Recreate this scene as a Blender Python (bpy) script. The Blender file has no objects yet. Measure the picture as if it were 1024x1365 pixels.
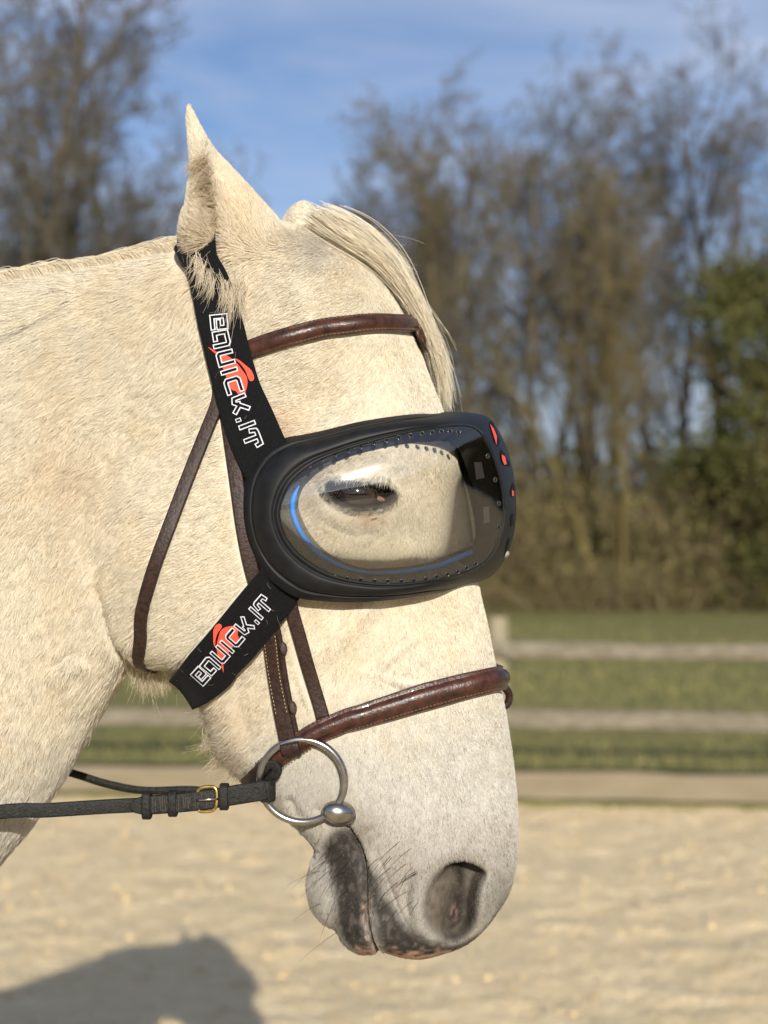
import bpy, bmesh, math, random
import numpy as np
from mathutils import Vector, Matrix
from mathutils.bvhtree import BVHTree

random.seed(7)
rng = np.random.default_rng(7)
SC = bpy.context.scene
COL = SC.collection

# ------------------------------------------------------------------ camera
F_PX = 1981.0            # focal length in photo pixels (1365 px high)
D0 = 1.30                # distance camera -> middle plane of the horse's head
CAM_Z = 1.60
K = D0 / F_PX            # metres per photo pixel in that plane
cam_d = bpy.data.cameras.new("camera")
cam = bpy.data.objects.new("camera", cam_d)
COL.objects.link(cam)
cam.location = (0, 0, CAM_Z)
cam.rotation_euler = (math.radians(90), 0, 0)
cam_d.sensor_width = 36
cam_d.lens = F_PX / 1365 * 36
cam_d.shift_y = 57.5 / 1365
cam_d.clip_start = 0.05
cam_d.clip_end = 2000
cam_d.dof.use_dof = True
cam_d.dof.focus_distance = 1.205
cam_d.dof.aperture_fstop = 52.25 / 10.0
SC.camera = cam

# ------------------------------------------------------------------ light
SUN_DIR = Vector((0.69, -5.0, 1.94)).normalized()      # towards the sun
SUN_EL = math.asin(SUN_DIR.z)
SUN_AZ = math.atan2(SUN_DIR.x, SUN_DIR.y)
sun_d = bpy.data.lights.new("sun", 'SUN')
sun_d.energy = 5.0
sun_d.angle = math.radians(0.5)
sun_d.color = (1.0, 0.955, 0.85)
sun = bpy.data.objects.new("sun", sun_d)
COL.objects.link(sun)
sun.location = (3, -20, 12)
sun.rotation_euler = SUN_DIR.to_track_quat('Z', 'Y').to_euler()

world = bpy.data.worlds.new("World")
SC.world = world
world.use_nodes = True
wn, wl = world.node_tree.nodes, world.node_tree.links
wn.clear()
w_out = wn.new("ShaderNodeOutputWorld")
w_bg = wn.new("ShaderNodeBackground")
w_bg.inputs[1].default_value = 0.09
w_sky = wn.new("ShaderNodeTexSky")
w_sky.sky_type = 'NISHITA'
w_sky.sun_disc = False
w_sky.sun_elevation = SUN_EL
w_sky.sun_rotation = SUN_AZ
w_sky.air_density = 1.0
w_sky.dust_density = 0.6
w_sky.ozone_density = 2.0
w_tc = wn.new("ShaderNodeTexCoord")
w_map = wn.new("ShaderNodeMapping")
w_map.inputs['Scale'].default_value = (1.6, 1.6, 7.0)
w_map.inputs["Rotation"].default_value = (0.0, 0.25, 0.3)
w_noise = wn.new("ShaderNodeTexNoise")
w_noise.inputs['Scale'].default_value = 2.2
w_noise.inputs['Detail'].default_value = 6
w_noise.inputs['Roughness'].default_value = 0.55
w_noise.inputs['Distortion'].default_value = 0.6
w_ramp = wn.new("ShaderNodeValToRGB")
w_ramp.color_ramp.elements[0].position = 0.33
w_ramp.color_ramp.elements[0].color = (0, 0, 0, 1)
w_ramp.color_ramp.elements[1].position = 0.70
w_ramp.color_ramp.elements[1].color = (0.75, 0.75, 0.75, 1)
w_mix = wn.new("ShaderNodeMixRGB")
w_mix.inputs[2].default_value = (6.2, 6.5, 7.0, 1)
wl.new(w_tc.outputs['Generated'], w_map.inputs['Vector'])
wl.new(w_map.outputs[0], w_noise.inputs['Vector'])
wl.new(w_noise.outputs[0], w_ramp.inputs[0])
wl.new(w_ramp.outputs[0], w_mix.inputs[0])
wl.new(w_sky.outputs[0], w_mix.inputs[1])
w_tint = wn.new("ShaderNodeMixRGB")
w_tint.blend_type = 'MULTIPLY'
w_tint.inputs[0].default_value = 1.0
w_tint.inputs[2].default_value = (0.89, 0.95, 1.11, 1)      # white balance of the picture's sky
wl.new(w_mix.outputs[0], w_tint.inputs[1])
wl.new(w_tint.outputs[0], w_bg.inputs[0])
wl.new(w_bg.outputs[0], w_out.inputs[0])

SC.view_settings.view_transform = 'Standard'
SC.view_settings.look = 'None'
SC.view_settings.exposure = 0.20
SC.view_settings.gamma = 1.0
SC.view_settings.use_curve_mapping = False
SC.render.engine = 'CYCLES'
SC.cycles.max_bounces = 8
SC.cycles.transparent_max_bounces = 24

# ------------------------------------------------------------------ helpers
def to_world(p):
    """model pixels (u right, v down, w towards the camera) -> metres"""
    p = np.asarray(p, dtype=np.float64)
    return np.stack([(p[..., 0] - 512) * K, D0 - p[..., 2] * K, CAM_Z + (740 - p[..., 1]) * K], -1)

def view(u, v, w):
    """model point at depth w that lies on the sight line of picture point (u, v)"""
    s = 1 - w / F_PX
    return np.array([512 + (u - 512) * s, 740 + (v - 740) * s, w], dtype=np.float64)

def tag(o, label=None, cat=None, group=None, kind=None):
    if label: o["label"] = label
    if cat: o["category"] = cat
    if group: o["group"] = group
    if kind: o["kind"] = kind
    return o

def empty(name, loc):
    o = bpy.data.objects.new(name, None)
    o.empty_display_size = 0.1
    o.location = loc
    COL.objects.link(o)
    return o

def root_loc(o):
    l = Vector((0, 0, 0))
    while o is not None:
        l = l + o.location
        o = o.parent
    return l

def mesh_obj(name, verts, faces, mat, parent=None, origin=(0, 0, 0), smooth=True, recalc=True):
    """verts in world metres"""
    base = np.array(root_loc(parent) if parent else origin)
    me = bpy.data.meshes.new(name)
    me.from_pydata([tuple(x) for x in (np.asarray(verts) - base)], [], [tuple(int(i) for i in f) for f in faces])
    if recalc:
        bm = bmesh.new(); bm.from_mesh(me)
        bmesh.ops.recalc_face_normals(bm, faces=bm.faces)
        bm.to_mesh(me); bm.free()
    if smooth:
        me.polygons.foreach_set('use_smooth', [True] * len(me.polygons))
    if mat is not None:
        me.materials.append(mat)
    me.update()
    o = bpy.data.objects.new(name, me)
    COL.objects.link(o)
    if parent: o.parent = parent
    else: o.location = origin
    return o

def spline(pts, n, closed=False):
    """Catmull-Rom (centripetal-ish by chord resampling) through pts, n samples evenly spaced by length"""
    P = np.asarray(pts, dtype=np.float64)
    if closed: Q = np.concatenate([P[-1:], P, P[:2]])
    else: Q = np.concatenate([2 * P[:1] - P[1:2], P, 2 * P[-1:] - P[-2:-1]])
    out = []
    t = np.linspace(0, 1, 24, endpoint=False)[:, None]
    for i in range(len(Q) - 3):
        a, b, c, d = Q[i:i + 4]
        out.append(0.5 * (2 * b + (c - a) * t + (2 * a - 5 * b + 4 * c - d) * t ** 2 + (3 * b - a - 3 * c + d) * t ** 3))
    out = np.concatenate(out + [P[:1] if closed else P[-1:]])
    s = np.concatenate([[0], np.cumsum(np.linalg.norm(np.diff(out, axis=0), axis=1))])
    q = np.linspace(0, s[-1], n, endpoint=not closed)
    return np.stack([np.interp(q, s, out[:, i]) for i in range(P.shape[1])], 1)

def sstep(a, b, x):
    t = np.clip((np.asarray(x, dtype=np.float64) - a) / (b - a), 0, 1)
    return t * t * (3 - 2 * t)

_tab = np.random.default_rng(11).random((64, 64, 64)).astype(np.float32)
def vnoise(p, scale, seed=0):
    """value noise 0..1 of points (N,3)"""
    q = np.asarray(p, dtype=np.float64) / scale + seed * 17.31 + 1000
    i = np.floor(q).astype(int); f = q - i; f = f * f * (3 - 2 * f)
    r = 0
    for a in (0, 1):
        for b in (0, 1):
            for c in (0, 1):
                wt = np.abs(1 - a - f[:, 0]) * np.abs(1 - b - f[:, 1]) * np.abs(1 - c - f[:, 2])
                r = r + wt * _tab[(i[:, 0] + a) % 64, (i[:, 1] + b) % 64, (i[:, 2] + c) % 64]
    return r

# ------------------------------------------------------------------ materials
def mat(name, color, rough=0.6, metal=0.0, noise=None, bump=None, spec=0.5, coat=0.0, sheen=0.0):
    """noise=(scale, amount, detail[, stretch xyz]) varies the colour; bump=(scale, strength, distance[, stretch])"""
    m = bpy.data.materials.new(name); m.use_nodes = True
    nt = m.node_tree; b = nt.nodes["Principled BSDF"]
    b.inputs['Base Color'].default_value = (*color, 1)
    b.inputs['Roughness'].default_value = rough
    b.inputs['Metallic'].default_value = metal
    b.inputs['Specular IOR Level'].default_value = spec
    b.inputs['Coat Weight'].default_value = coat
    b.inputs['Sheen Weight'].default_value = sheen
    tc = nt.nodes.new("ShaderNodeTexCoord")
    def ntex(scale, detail, stretch):
        mp = nt.nodes.new("ShaderNodeMapping")
        mp.inputs['Scale'].default_value = stretch
        nz = nt.nodes.new("ShaderNodeTexNoise")
        nz.inputs['Scale'].default_value = scale
        nz.inputs['Detail'].default_value = detail
        nt.links.new(tc.outputs['Object'], mp.inputs[0]); nt.links.new(mp.outputs[0], nz.inputs['Vector'])
        return nz
    if noise:
        nz = ntex(noise[0], noise[2], noise[3] if len(noise) > 3 else (1, 1, 1))
        rp = nt.nodes.new("ShaderNodeValToRGB")
        a = noise[1]
        rp.color_ramp.elements[0].position = 0.3
        rp.color_ramp.elements[1].position = 0.7
        rp.color_ramp.elements[0].color = (*[c * (1 - a) for c in color], 1)
        rp.color_ramp.elements[1].color = (*[min(1, c * (1 + a)) for c in color], 1)
        nt.links.new(nz.outputs[0], rp.inputs[0]); nt.links.new(rp.outputs[0], b.inputs['Base Color'])
    if bump:
        nz = ntex(bump[0], 5, bump[3] if len(bump) > 3 else (1, 1, 1))
        bp = nt.nodes.new("ShaderNodeBump")
        bp.inputs['Strength'].default_value = bump[1]
        bp.inputs['Distance'].default_value = bump[2]
        nt.links.new(nz.outputs[0], bp.inputs['Height']); nt.links.new(bp.outputs[0], b.inputs['Normal'])
    return m

M = {}
M['leather'] = mat("brown leather", (0.026, 0.0115, 0.008), 0.50, noise=(260, 0.55, 5), bump=(420, 0.6, 0.0010), spec=0.32)
M['leather_red'] = mat("oiled chestnut leather", (0.046, 0.0155, 0.0095), 0.36, noise=(120, 0.65, 6), bump=(380, 0.5, 0.0009), spec=0.42, coat=0.06)
M['leather_edge'] = mat("worn leather edge", (0.050, 0.032, 0.020), 0.7, noise=(500, 0.5, 4), bump=(1200, 0.4, 0.0006))
M['leather_black'] = mat("black rein leather", (0.0105, 0.0098, 0.0085), 0.6, noise=(300, 0.6, 5), bump=(520, 0.7, 0.0012), spec=0.28)
M['thread'] = mat("waxed thread", (0.42, 0.33, 0.19), 0.8)
M['thread_dark'] = mat("brown thread", (0.13, 0.085, 0.045), 0.85)
M['elastic'] = mat("black elastic webbing", (0.0045, 0.0045, 0.005), 0.9, noise=(700, 0.5, 5), bump=(1100, 0.6, 0.0006), spec=0.15, sheen=0.03)
M['print_white'] = mat("white print", (0.56, 0.56, 0.60), 0.8, noise=(1400, 0.35, 3))
M['print_black'] = mat("black print", (0.004, 0.004, 0.0045), 0.9, spec=0.15)
M['print_red'] = mat("orange red print", (0.80, 0.065, 0.03), 0.75, noise=(900, 0.12, 3))
M['rubber'] = mat("black moulded rubber", (0.0065, 0.0068, 0.0075), 0.52, noise=(90, 0.35, 5), bump=(900, 0.15, 0.0004), spec=0.24)
M['rubber_dark'] = mat("black hollow", (0.004, 0.004, 0.004), 0.8, spec=0.2)
M['foam'] = mat("grey felt gasket", (0.15, 0.14, 0.125), 0.95, noise=(800, 0.4, 4), bump=(900, 0.6, 0.0008), spec=0.1)
M['foam_dark'] = mat("dark foam gasket", (0.040, 0.038, 0.035), 0.95, noise=(800, 0.4, 4), bump=(900, 0.6, 0.0008), spec=0.1)
M['blue'] = mat("blue piping", (0.045, 0.26, 0.80), 0.6)
M['red'] = mat("orange red insert", (0.75, 0.07, 0.035), 0.55)
M['pad'] = mat("grey felt pad", (0.30, 0.29, 0.27), 0.9)
M['steel'] = mat("stainless steel", (0.36, 0.345, 0.325), 0.27, metal=1.0, noise=(120, 0.2, 4), bump=(400, 0.05, 0.0004))
M['brass'] = mat("brass", (0.58, 0.40, 0.14), 0.35, metal=1.0, noise=(300, 0.3, 4))
# ================================================================== SETTING
def fpx(u, v, Y):
    """world point at distance Y seen at picture point (u, v)"""
    return np.array([(u - 512) / F_PX * Y, Y, CAM_Z + (740 - v) / F_PX * Y])

def noise_mat(name, cols, scale, detail=6, rough=0.9, bump=None, mask=None, stretch=(1, 1, 1), contrast=(0.3, 0.7), spec=0.2):
    """several base colours mixed by layered noise"""
    m = bpy.data.materials.new(name); m.use_nodes = True
    nt = m.node_tree; b = nt.nodes["Principled BSDF"]
    b.inputs['Roughness'].default_value = rough; b.inputs['Specular IOR Level'].default_value = spec
    tc = nt.nodes.new("ShaderNodeTexCoord")
    mp = nt.nodes.new("ShaderNodeMapping"); mp.inputs['Scale'].default_value = stretch
    nt.links.new(tc.outputs['Object'], mp.inputs[0])
    prev = None
    for i, (c, s) in enumerate(zip(cols[1:], scale)):
        nz = nt.nodes.new("ShaderNodeTexNoise"); nz.inputs['Scale'].default_value = s; nz.inputs['Detail'].default_value = detail
        nz.inputs['Roughness'].default_value = 0.6
        nt.links.new(mp.outputs[0], nz.inputs['Vector'])
        rp = nt.nodes.new("ShaderNodeValToRGB")
        rp.color_ramp.elements[0].position = contrast[0]; rp.color_ramp.elements[1].position = contrast[1]
        nt.links.new(nz.outputs[0], rp.inputs[0])
        mx = nt.nodes.new("ShaderNodeMixRGB")
        nt.links.new(rp.outputs[0], mx.inputs[0])
        if prev is None: mx.inputs[1].default_value = (*cols[0], 1)
        else: nt.links.new(prev.outputs[0], mx.inputs[1])
        mx.inputs[2].default_value = (*c, 1)
        prev = mx
    nt.links.new(prev.outputs[0], b.inputs['Base Color'])
    if bump:
        last = None
        for s, st, dist in bump:
            nz = nt.nodes.new("ShaderNodeTexNoise"); nz.inputs['Scale'].default_value = s; nz.inputs['Detail'].default_value = 6
            nt.links.new(tc.outputs['Object'], nz.inputs['Vector'])
            bp = nt.nodes.new("ShaderNodeBump"); bp.inputs['Strength'].default_value = st; bp.inputs['Distance'].default_value = dist
            nt.links.new(nz.outputs[0], bp.inputs['Height'])
            if last: nt.links.new(last.outputs[0], bp.inputs['Normal'])
            last = bp
        nt.links.new(last.outputs[0], b.inputs['Normal'])
    return m

M['sand'] = noise_mat("pale arena sand", [(0.82, 0.645, 0.385), (0.88, 0.715, 0.465), (0.71, 0.535, 0.30)], (2.6, 9.0), bump=[(22, 0.8, 0.05), (110, 0.8, 0.016)], contrast=(.30, .74))
M['meadow'] = noise_mat("winter meadow grass", [(0.185, 0.165, 0.055), (0.245, 0.21, 0.085), (0.130, 0.130, 0.040)], (0.35, 1.4), bump=[(6, 0.8, 0.08)])
M['grass'] = noise_mat("grass blades", [(0.17, 0.16, 0.05), (0.27, 0.23, 0.095)], (2.0,))
M['soil'] = noise_mat("leaf litter soil", [(0.07, 0.055, 0.035), (0.10, 0.075, 0.045)], (0.6,))
M['rail'] = noise_mat("weathered grey fence wood", [(0.20, 0.17, 0.125), (0.30, 0.265, 0.205), (0.11, 0.09, 0.06)], (3, 9), stretch=(1, 5, 5), bump=[(40, 0.5, 0.01)])
M['post'] = noise_mat("mossy fence post wood", [(0.24, 0.205, 0.135), (0.31, 0.27, 0.18)], (4,), bump=[(30, 0.5, 0.01)])
M['board'] = noise_mat("pale kickboard wood", [(0.185, 0.15, 0.095), (0.25, 0.205, 0.14)], (2,), stretch=(1, 5, 5), bump=[(30, 0.5, 0.01)])
M['bark'] = noise_mat("grey brown bark", [(0.070, 0.056, 0.040), (0.115, 0.092, 0.058)], (1.2,), bump=[(12, 0.8, 0.05)])
M['bark_moss'] = noise_mat("mossy ochre bark", [(0.105, 0.083, 0.034), (0.15, 0.118, 0.042)], (0.9,), bump=[(12, 0.8, 0.05)])
M['twig'] = noise_mat("bare twigs", [(0.100, 0.088, 0.070), (0.140, 0.120, 0.088)], (0.5,))
M['twig_ochre'] = noise_mat("ochre twigs", [(0.135, 0.108, 0.062), (0.18, 0.142, 0.075)], (0.5,))
M['scrub'] = noise_mat("brown scrub stems", [(0.175, 0.125, 0.078), (0.235, 0.175, 0.10)], (0.7,))
M['scrub_leaf'] = noise_mat("dull winter leaves", [(0.15, 0.13, 0.048), (0.21, 0.17, 0.068)], (0.9,))
M['ivy'] = noise_mat("ivy and evergreen leaves", [(0.060, 0.066, 0.019), (0.112, 0.104, 0.033)], (0.8,))

# --- ground: arena sand with hoof prints, meadow beyond the fence, one rise with the wood
def fence_y(x): return 9.62 - 0.105 * x
def height_noise(x, y):
    p = np.stack([x.ravel(), y.ravel(), np.zeros(x.size)], 1)
    h = 0.022 * (vnoise(p, 0.55, 21) - .5) + 0.014 * (vnoise(p, 0.22, 22) - .5) + 0.034 * (vnoise(p, 0.10, 23) - .5)
    return h.reshape(x.shape)
def sheet_grid(name, xs, ys, zfun, m, label_kind='structure', yfun=None):
    X, Y = np.meshgrid(xs, ys, indexing='ij'); Z = zfun(X, Y)
    if yfun: Y = yfun(X, Y)
    V = np.stack([X, Y, Z], -1).reshape(-1, 3); n, k = len(xs), len(ys)
    i = np.arange(n - 1)[:, None] * k + np.arange(k - 1)[None]
    Fc = np.stack([i, i + k, i + k + 1, i + 1], -1).reshape(-1, 4)
    me = bpy.data.meshes.new(name)
    me.vertices.add(len(V)); me.vertices.foreach_set('co', V.astype(np.float32).ravel())
    me.loops.add(Fc.size); me.loops.foreach_set('vertex_index', Fc.astype(np.int32).ravel())
    me.polygons.add(len(Fc)); me.polygons.foreach_set('loop_start', np.arange(0, Fc.size, 4, dtype=np.int32))
    me.polygons.foreach_set('use_smooth', np.ones(len(Fc), bool))
    me.update(calc_edges=True); me.materials.append(m)
    o = bpy.data.objects.new(name, me); COL.objects.link(o); tag(o, kind=label_kind)
    return o
sheet_grid("sand_arena", np.concatenate([np.arange(-30, -5, 1.0), np.arange(-5, 5, .045), np.arange(5, 31, 1.0)]),
           np.concatenate([np.arange(-30, 2, 1.0), np.arange(2, 10.2, .045), [10.6]]),
           lambda X, Y: height_noise(X, Y) * sstep(-.1, .1, fence_y(X) - Y + .1) - 0.16 * sstep(0.05, .5, Y - fence_y(X)), M['sand'])
sheet_grid("meadow", np.concatenate([np.arange(-900, -60, 60.0), np.arange(-60, 60, 1.5), np.arange(60, 901, 60.0)]), np.concatenate([np.concatenate([9.62 + np.array([-.03, 0, .03, .3, .6]), np.arange(10.8, 42, .8)]), np.arange(42, 110, 4.0), np.arange(110, 1200, 80.0)]),
           lambda X, Y: np.where(Y < 9.6, -0.3, 0.02) + 0.10 * (vnoise(np.stack([X.ravel(), Y.ravel(), X.ravel() * 0], 1), 6, 31) - .5).reshape(X.shape) * sstep(11, 16, Y) + 0.7 * sstep(44, 70, Y), M['meadow'], yfun=lambda X, Y: Y + (fence_y(np.clip(X, -25, 25)) - 9.62) * (1 - sstep(12, 40, Y)))

def fast_mesh(name, V, Fq, m, parent=None, origin=(0, 0, 0), smooth=False):
    base = np.array(root_loc(parent) if parent else origin)
    V = np.asarray(V, np.float64) - base; Fq = np.asarray(Fq); w = Fq.shape[1]
    me = bpy.data.meshes.new(name)
    me.vertices.add(len(V)); me.vertices.foreach_set('co', V.astype(np.float32).ravel())
    me.loops.add(Fq.size); me.loops.foreach_set('vertex_index', Fq.astype(np.int32).ravel())
    me.polygons.add(len(Fq)); me.polygons.foreach_set('loop_start', np.arange(0, Fq.size, w, dtype=np.int32))
    if smooth: me.polygons.foreach_set('use_smooth', np.ones(len(Fq), bool))
    me.update(calc_edges=True)
    if m: me.materials.append(m)
    o = bpy.data.objects.new(name, me); COL.objects.link(o)
    if parent: o.parent = parent
    else: o.location = origin
    return o

# --- grass blades over the meadow
nb = 30000
gx = rng.uniform(-9, 9, nb); q = rng.random(nb) ** 1.7; gy = 9.75 + q * 26
gx = gx * (0.45 + 0.9 * q)
gy = np.maximum(gy, fence_y(gx) + .12)
hgt = rng.uniform(.02, .07, nb) * (0.6 + 0.9 * vnoise(np.stack([gx, gy, gx * 0], 1), .9, 41)); an = rng.uniform(0, 6.28, nb)
bw = rng.uniform(.006, .012, nb) * (1 + q); lx = rng.normal(0, .03, nb); ly = rng.normal(0, .03, nb)
z0 = -0.04
V = np.stack([np.stack([gx - np.cos(an) * bw, gy - np.sin(an) * bw, np.full(nb, z0)], 1), np.stack([gx + np.cos(an) * bw, gy + np.sin(an) * bw, np.full(nb, z0)], 1), np.stack([gx + lx, gy + ly, hgt + .03], 1)], 1).reshape(-1, 3)
o = fast_mesh("meadow_grass", V, np.arange(nb * 3).reshape(-1, 3), M['grass']); tag(o, kind='stuff')

# --- fence: posts, two rails, kickboards
def beam(p, q, h, d, nseg=8, wob=0.006, rad=0.25, seed=0):
    """a sawn bar from p to q, height h, depth d, slightly uneven"""
    r = np.random.default_rng(seed); p = np.array(p, float); q = np.array(q, float)
    t = (q - p) / np.linalg.norm(q - p); up = np.array([0, 0, 1.0]) if abs(t[2]) < .9 else np.array([0, 1.0, 0]); up = up - t * (up @ t); up /= np.linalg.norm(up); sd = np.cross(t, up)
    c = rad * min(h, d)
    prof = [(-d / 2, -h / 2 + c), (-d / 2 + c, -h / 2), (d / 2 - c, -h / 2), (d / 2, -h / 2 + c), (d / 2, h / 2 - c), (d / 2 - c, h / 2), (-d / 2 + c, h / 2), (-d / 2, h / 2 - c)]
    V, Fc = [], []
    for i in range(nseg + 1):
        o = p + (q - p) * i / nseg + up * r.normal(0, wob) + sd * r.normal(0, wob * .5); sc = 1 + r.normal(0, .03)
        for a, b in prof: V.append(o + sd * a * sc + up * b * sc)
    for i in range(nseg):
        for j in range(8):
            k = (j + 1) % 8; Fc.append((i * 8 + j, i * 8 + k, i * 8 + 8 + k, i * 8 + 8 + j))
    Fc += [tuple(range(8)), tuple(nseg * 8 + j for j in range(8))]
    return V, Fc
post_x = [-8.0, -5.2, -2.3, 0.74, 3.6, 6.5, 9.4]
fence = empty("paddock_fence", (0.66, float(fence_y(0.66)), 0))
tag(fence, "weathered wooden post and rail fence between the sand arena and meadow", "fence")
for i, x in enumerate(post_x):
    y = fence_y(x) + .09
    V, Fc = beam((x, y, -.3), (x, y, 1.20), .11, .12, 6, .003, .3, i); mesh_obj("post", V, Fc, M['post'], fence, smooth=False)
for i in range(len(post_x) - 1):
    a, b = post_x[i], post_x[i + 1]
    for j, (z, hh) in enumerate(((0.99, .10), (0.545, .11))):
        dz = [0, .012, -.012, .006, 0, .01][i % 6]
        V, Fc = beam((a + .004, fence_y(a), z + dz), (b - .004, fence_y(b), z - dz), hh, .045, 10, .004, .2, 20 + i * 3 + j); mesh_obj("rail", V, Fc, M['rail'], fence, smooth=False)
    V, Fc = beam((a + .004, fence_y(a) - .002, .125), (b - .004, fence_y(b) - .002, .125), .17, .04, 10, .004, .12, 60 + i); mesh_obj("kickboard", V, Fc, M['board'], fence, smooth=False)

# --- trees
def grow(seed, height, spread, upright, n1, n2, n3, n4, trunk_r, first=0.22, multi=1):
    """skeleton of a bare tree -> (thick segments, twig segments); each (p, q, r0, r1)"""
    r = np.random.default_rng(seed); thick, thin = [], []
    def limb(p, d, L, rad, lev):
        k = (6, 5, 4, 3, 2)[lev]; pts = [p]; dd = d
        for i in range(k):
            dd = dd + r.normal(0, (.06, .12, .16, .2, .25)[lev], 3) + np.array([0, 0, (.05, upright * .16, upright * .12, .05, .02)[lev]])
            dd = dd / np.linalg.norm(dd); pts.append(pts[-1] + dd * L / k)
        for i in range(k):
            f0, f1 = 1 - i / k * .75, 1 - (i + 1) / k * .75
            (thick if lev < 2 else thin).append((pts[i], pts[i + 1], rad * f0, rad * f1))
        if lev == 4: return
        n = (n1, n2, n3, n4)[lev]
        for j in range(n):
            t = (first if lev == 0 else .2) + (1 - (first if lev == 0 else .2)) * (j + r.random()) / n
            t = min(t, .999); i = int(t * k); q = pts[i] + (pts[i + 1] - pts[i]) * (t * k - i)
            ax = pts[i + 1] - pts[i]; ax /= np.linalg.norm(ax)
            a = r.uniform(0, 6.28); u = np.cross(ax, [.3, .5, .81]); u /= np.linalg.norm(u); v = np.cross(ax, u)
            sp = (spread, .8, .85, .9)[lev] * r.uniform(.75, 1.25)
            nd = ax * math.cos(sp) + (u * math.cos(a) + v * math.sin(a)) * math.sin(sp)
            ll = L * ((.50, .50, .50, .55)[lev]) * (1 - .55 * t if lev == 0 else 1 - .35 * t) * r.uniform(.75, 1.2)
            limb(q, nd, ll, max(rad * (1 - .7 * t) * (.5, .5, .55, .6)[lev], .006), lev + 1)
    for m_ in range(multi):
        d = np.array([r.normal(0, .10 if multi == 1 else .22), r.normal(0, .05 if multi == 1 else .15), 1.0]); d /= np.linalg.norm(d)
        limb(np.array([r.normal(0, .0 if multi == 1 else .35), 0, -.3]), d, height * r.uniform(.85, 1.0), trunk_r, 0)
    return thick, thin
def segs_mesh(segs, sides, rmin=0.0):
    A = np.array([s[0] for s in segs]); Bq = np.array([s[1] for s in segs]); r0 = np.maximum([s[2] for s in segs], rmin); r1 = np.maximum([s[3] for s in segs], rmin)
    d = Bq - A; d /= np.linalg.norm(d, axis=1)[:, None] + 1e-9
    u = np.cross(d, [.31, .22, .92]); u /= np.linalg.norm(u, axis=1)[:, None] + 1e-9; v = np.cross(d, u)
    a = np.arange(sides) / sides * 2 * np.pi
    ring = u[:, None] * np.cos(a)[None, :, None] + v[:, None] * np.sin(a)[None, :, None]
    V = np.concatenate([A[:, None] + ring * r0[:, None, None], Bq[:, None] + ring * r1[:, None, None]], 1).reshape(-1, 3)
    b = np.arange(len(segs))[:, None] * 2 * sides; j = np.arange(sides)[None]; k = (j + 1) % sides
    Fc = np.stack([b + j, b + k, b + sides + k, b + sides + j], -1).reshape(-1, 4)
    return V, Fc
KINDS = {}
def tree_kind(key, m_trunk, m_twig, *a, **kw):
    thick, thin = grow(*a, **kw)
    V1, F1 = segs_mesh(thick, 7); V2, F2 = segs_mesh(thin, 3, 0.0085)
    KINDS[key] = (V1, F1, V2, F2, m_trunk, m_twig, [s[1] for s in thin[::7]])
tree_kind('broad', M['bark'], M['twig'], 3, 13.5, .85, .8, 16, 9, 6, 5, .20, first=.26)
tree_kind('tall', M['bark'], M['twig'], 5, 15.5, .85, .65, 15, 8, 6, 5, .20, first=.36)
tree_kind('ochre', M['bark_moss'], M['twig_ochre'], 8, 13.0, .80, .75, 13, 8, 6, 5, .15, first=.30)
tree_kind('multi', M['bark_moss'], M['twig_ochre'], 12, 11.0, .75, .8, 9, 7, 5, 5, .11, first=.3, multi=3)
PROTO = {}
def place_tree(key, u, Y, scale, rot, label, group="bare trees beyond the meadow", zoff=0.0):
    V1, F1, V2, F2, mt, mw, tips = KINDS[key]
    x = (u - 512) / F_PX * Y
    root = empty("bare_tree", (x, Y, zoff))
    root.rotation_euler = (0, 0, rot); root.scale = (scale, scale, scale)
    tag(root, label, "tree", group)
    if key not in PROTO:
        a = fast_mesh("trunk", V1, F1, mt, smooth=True); b = fast_mesh("crown", V2, F2, mw); PROTO[key] = (a.data, b.data)
        tag(b, kind='stuff'); a.parent = root; b.parent = root
    else:
        for nm, d in zip(("trunk", "crown"), PROTO[key]):
            c = bpy.data.objects.new(nm, d); COL.objects.link(c); c.parent = root
            if nm == "crown": tag(c, kind='stuff')
    return root
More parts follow.
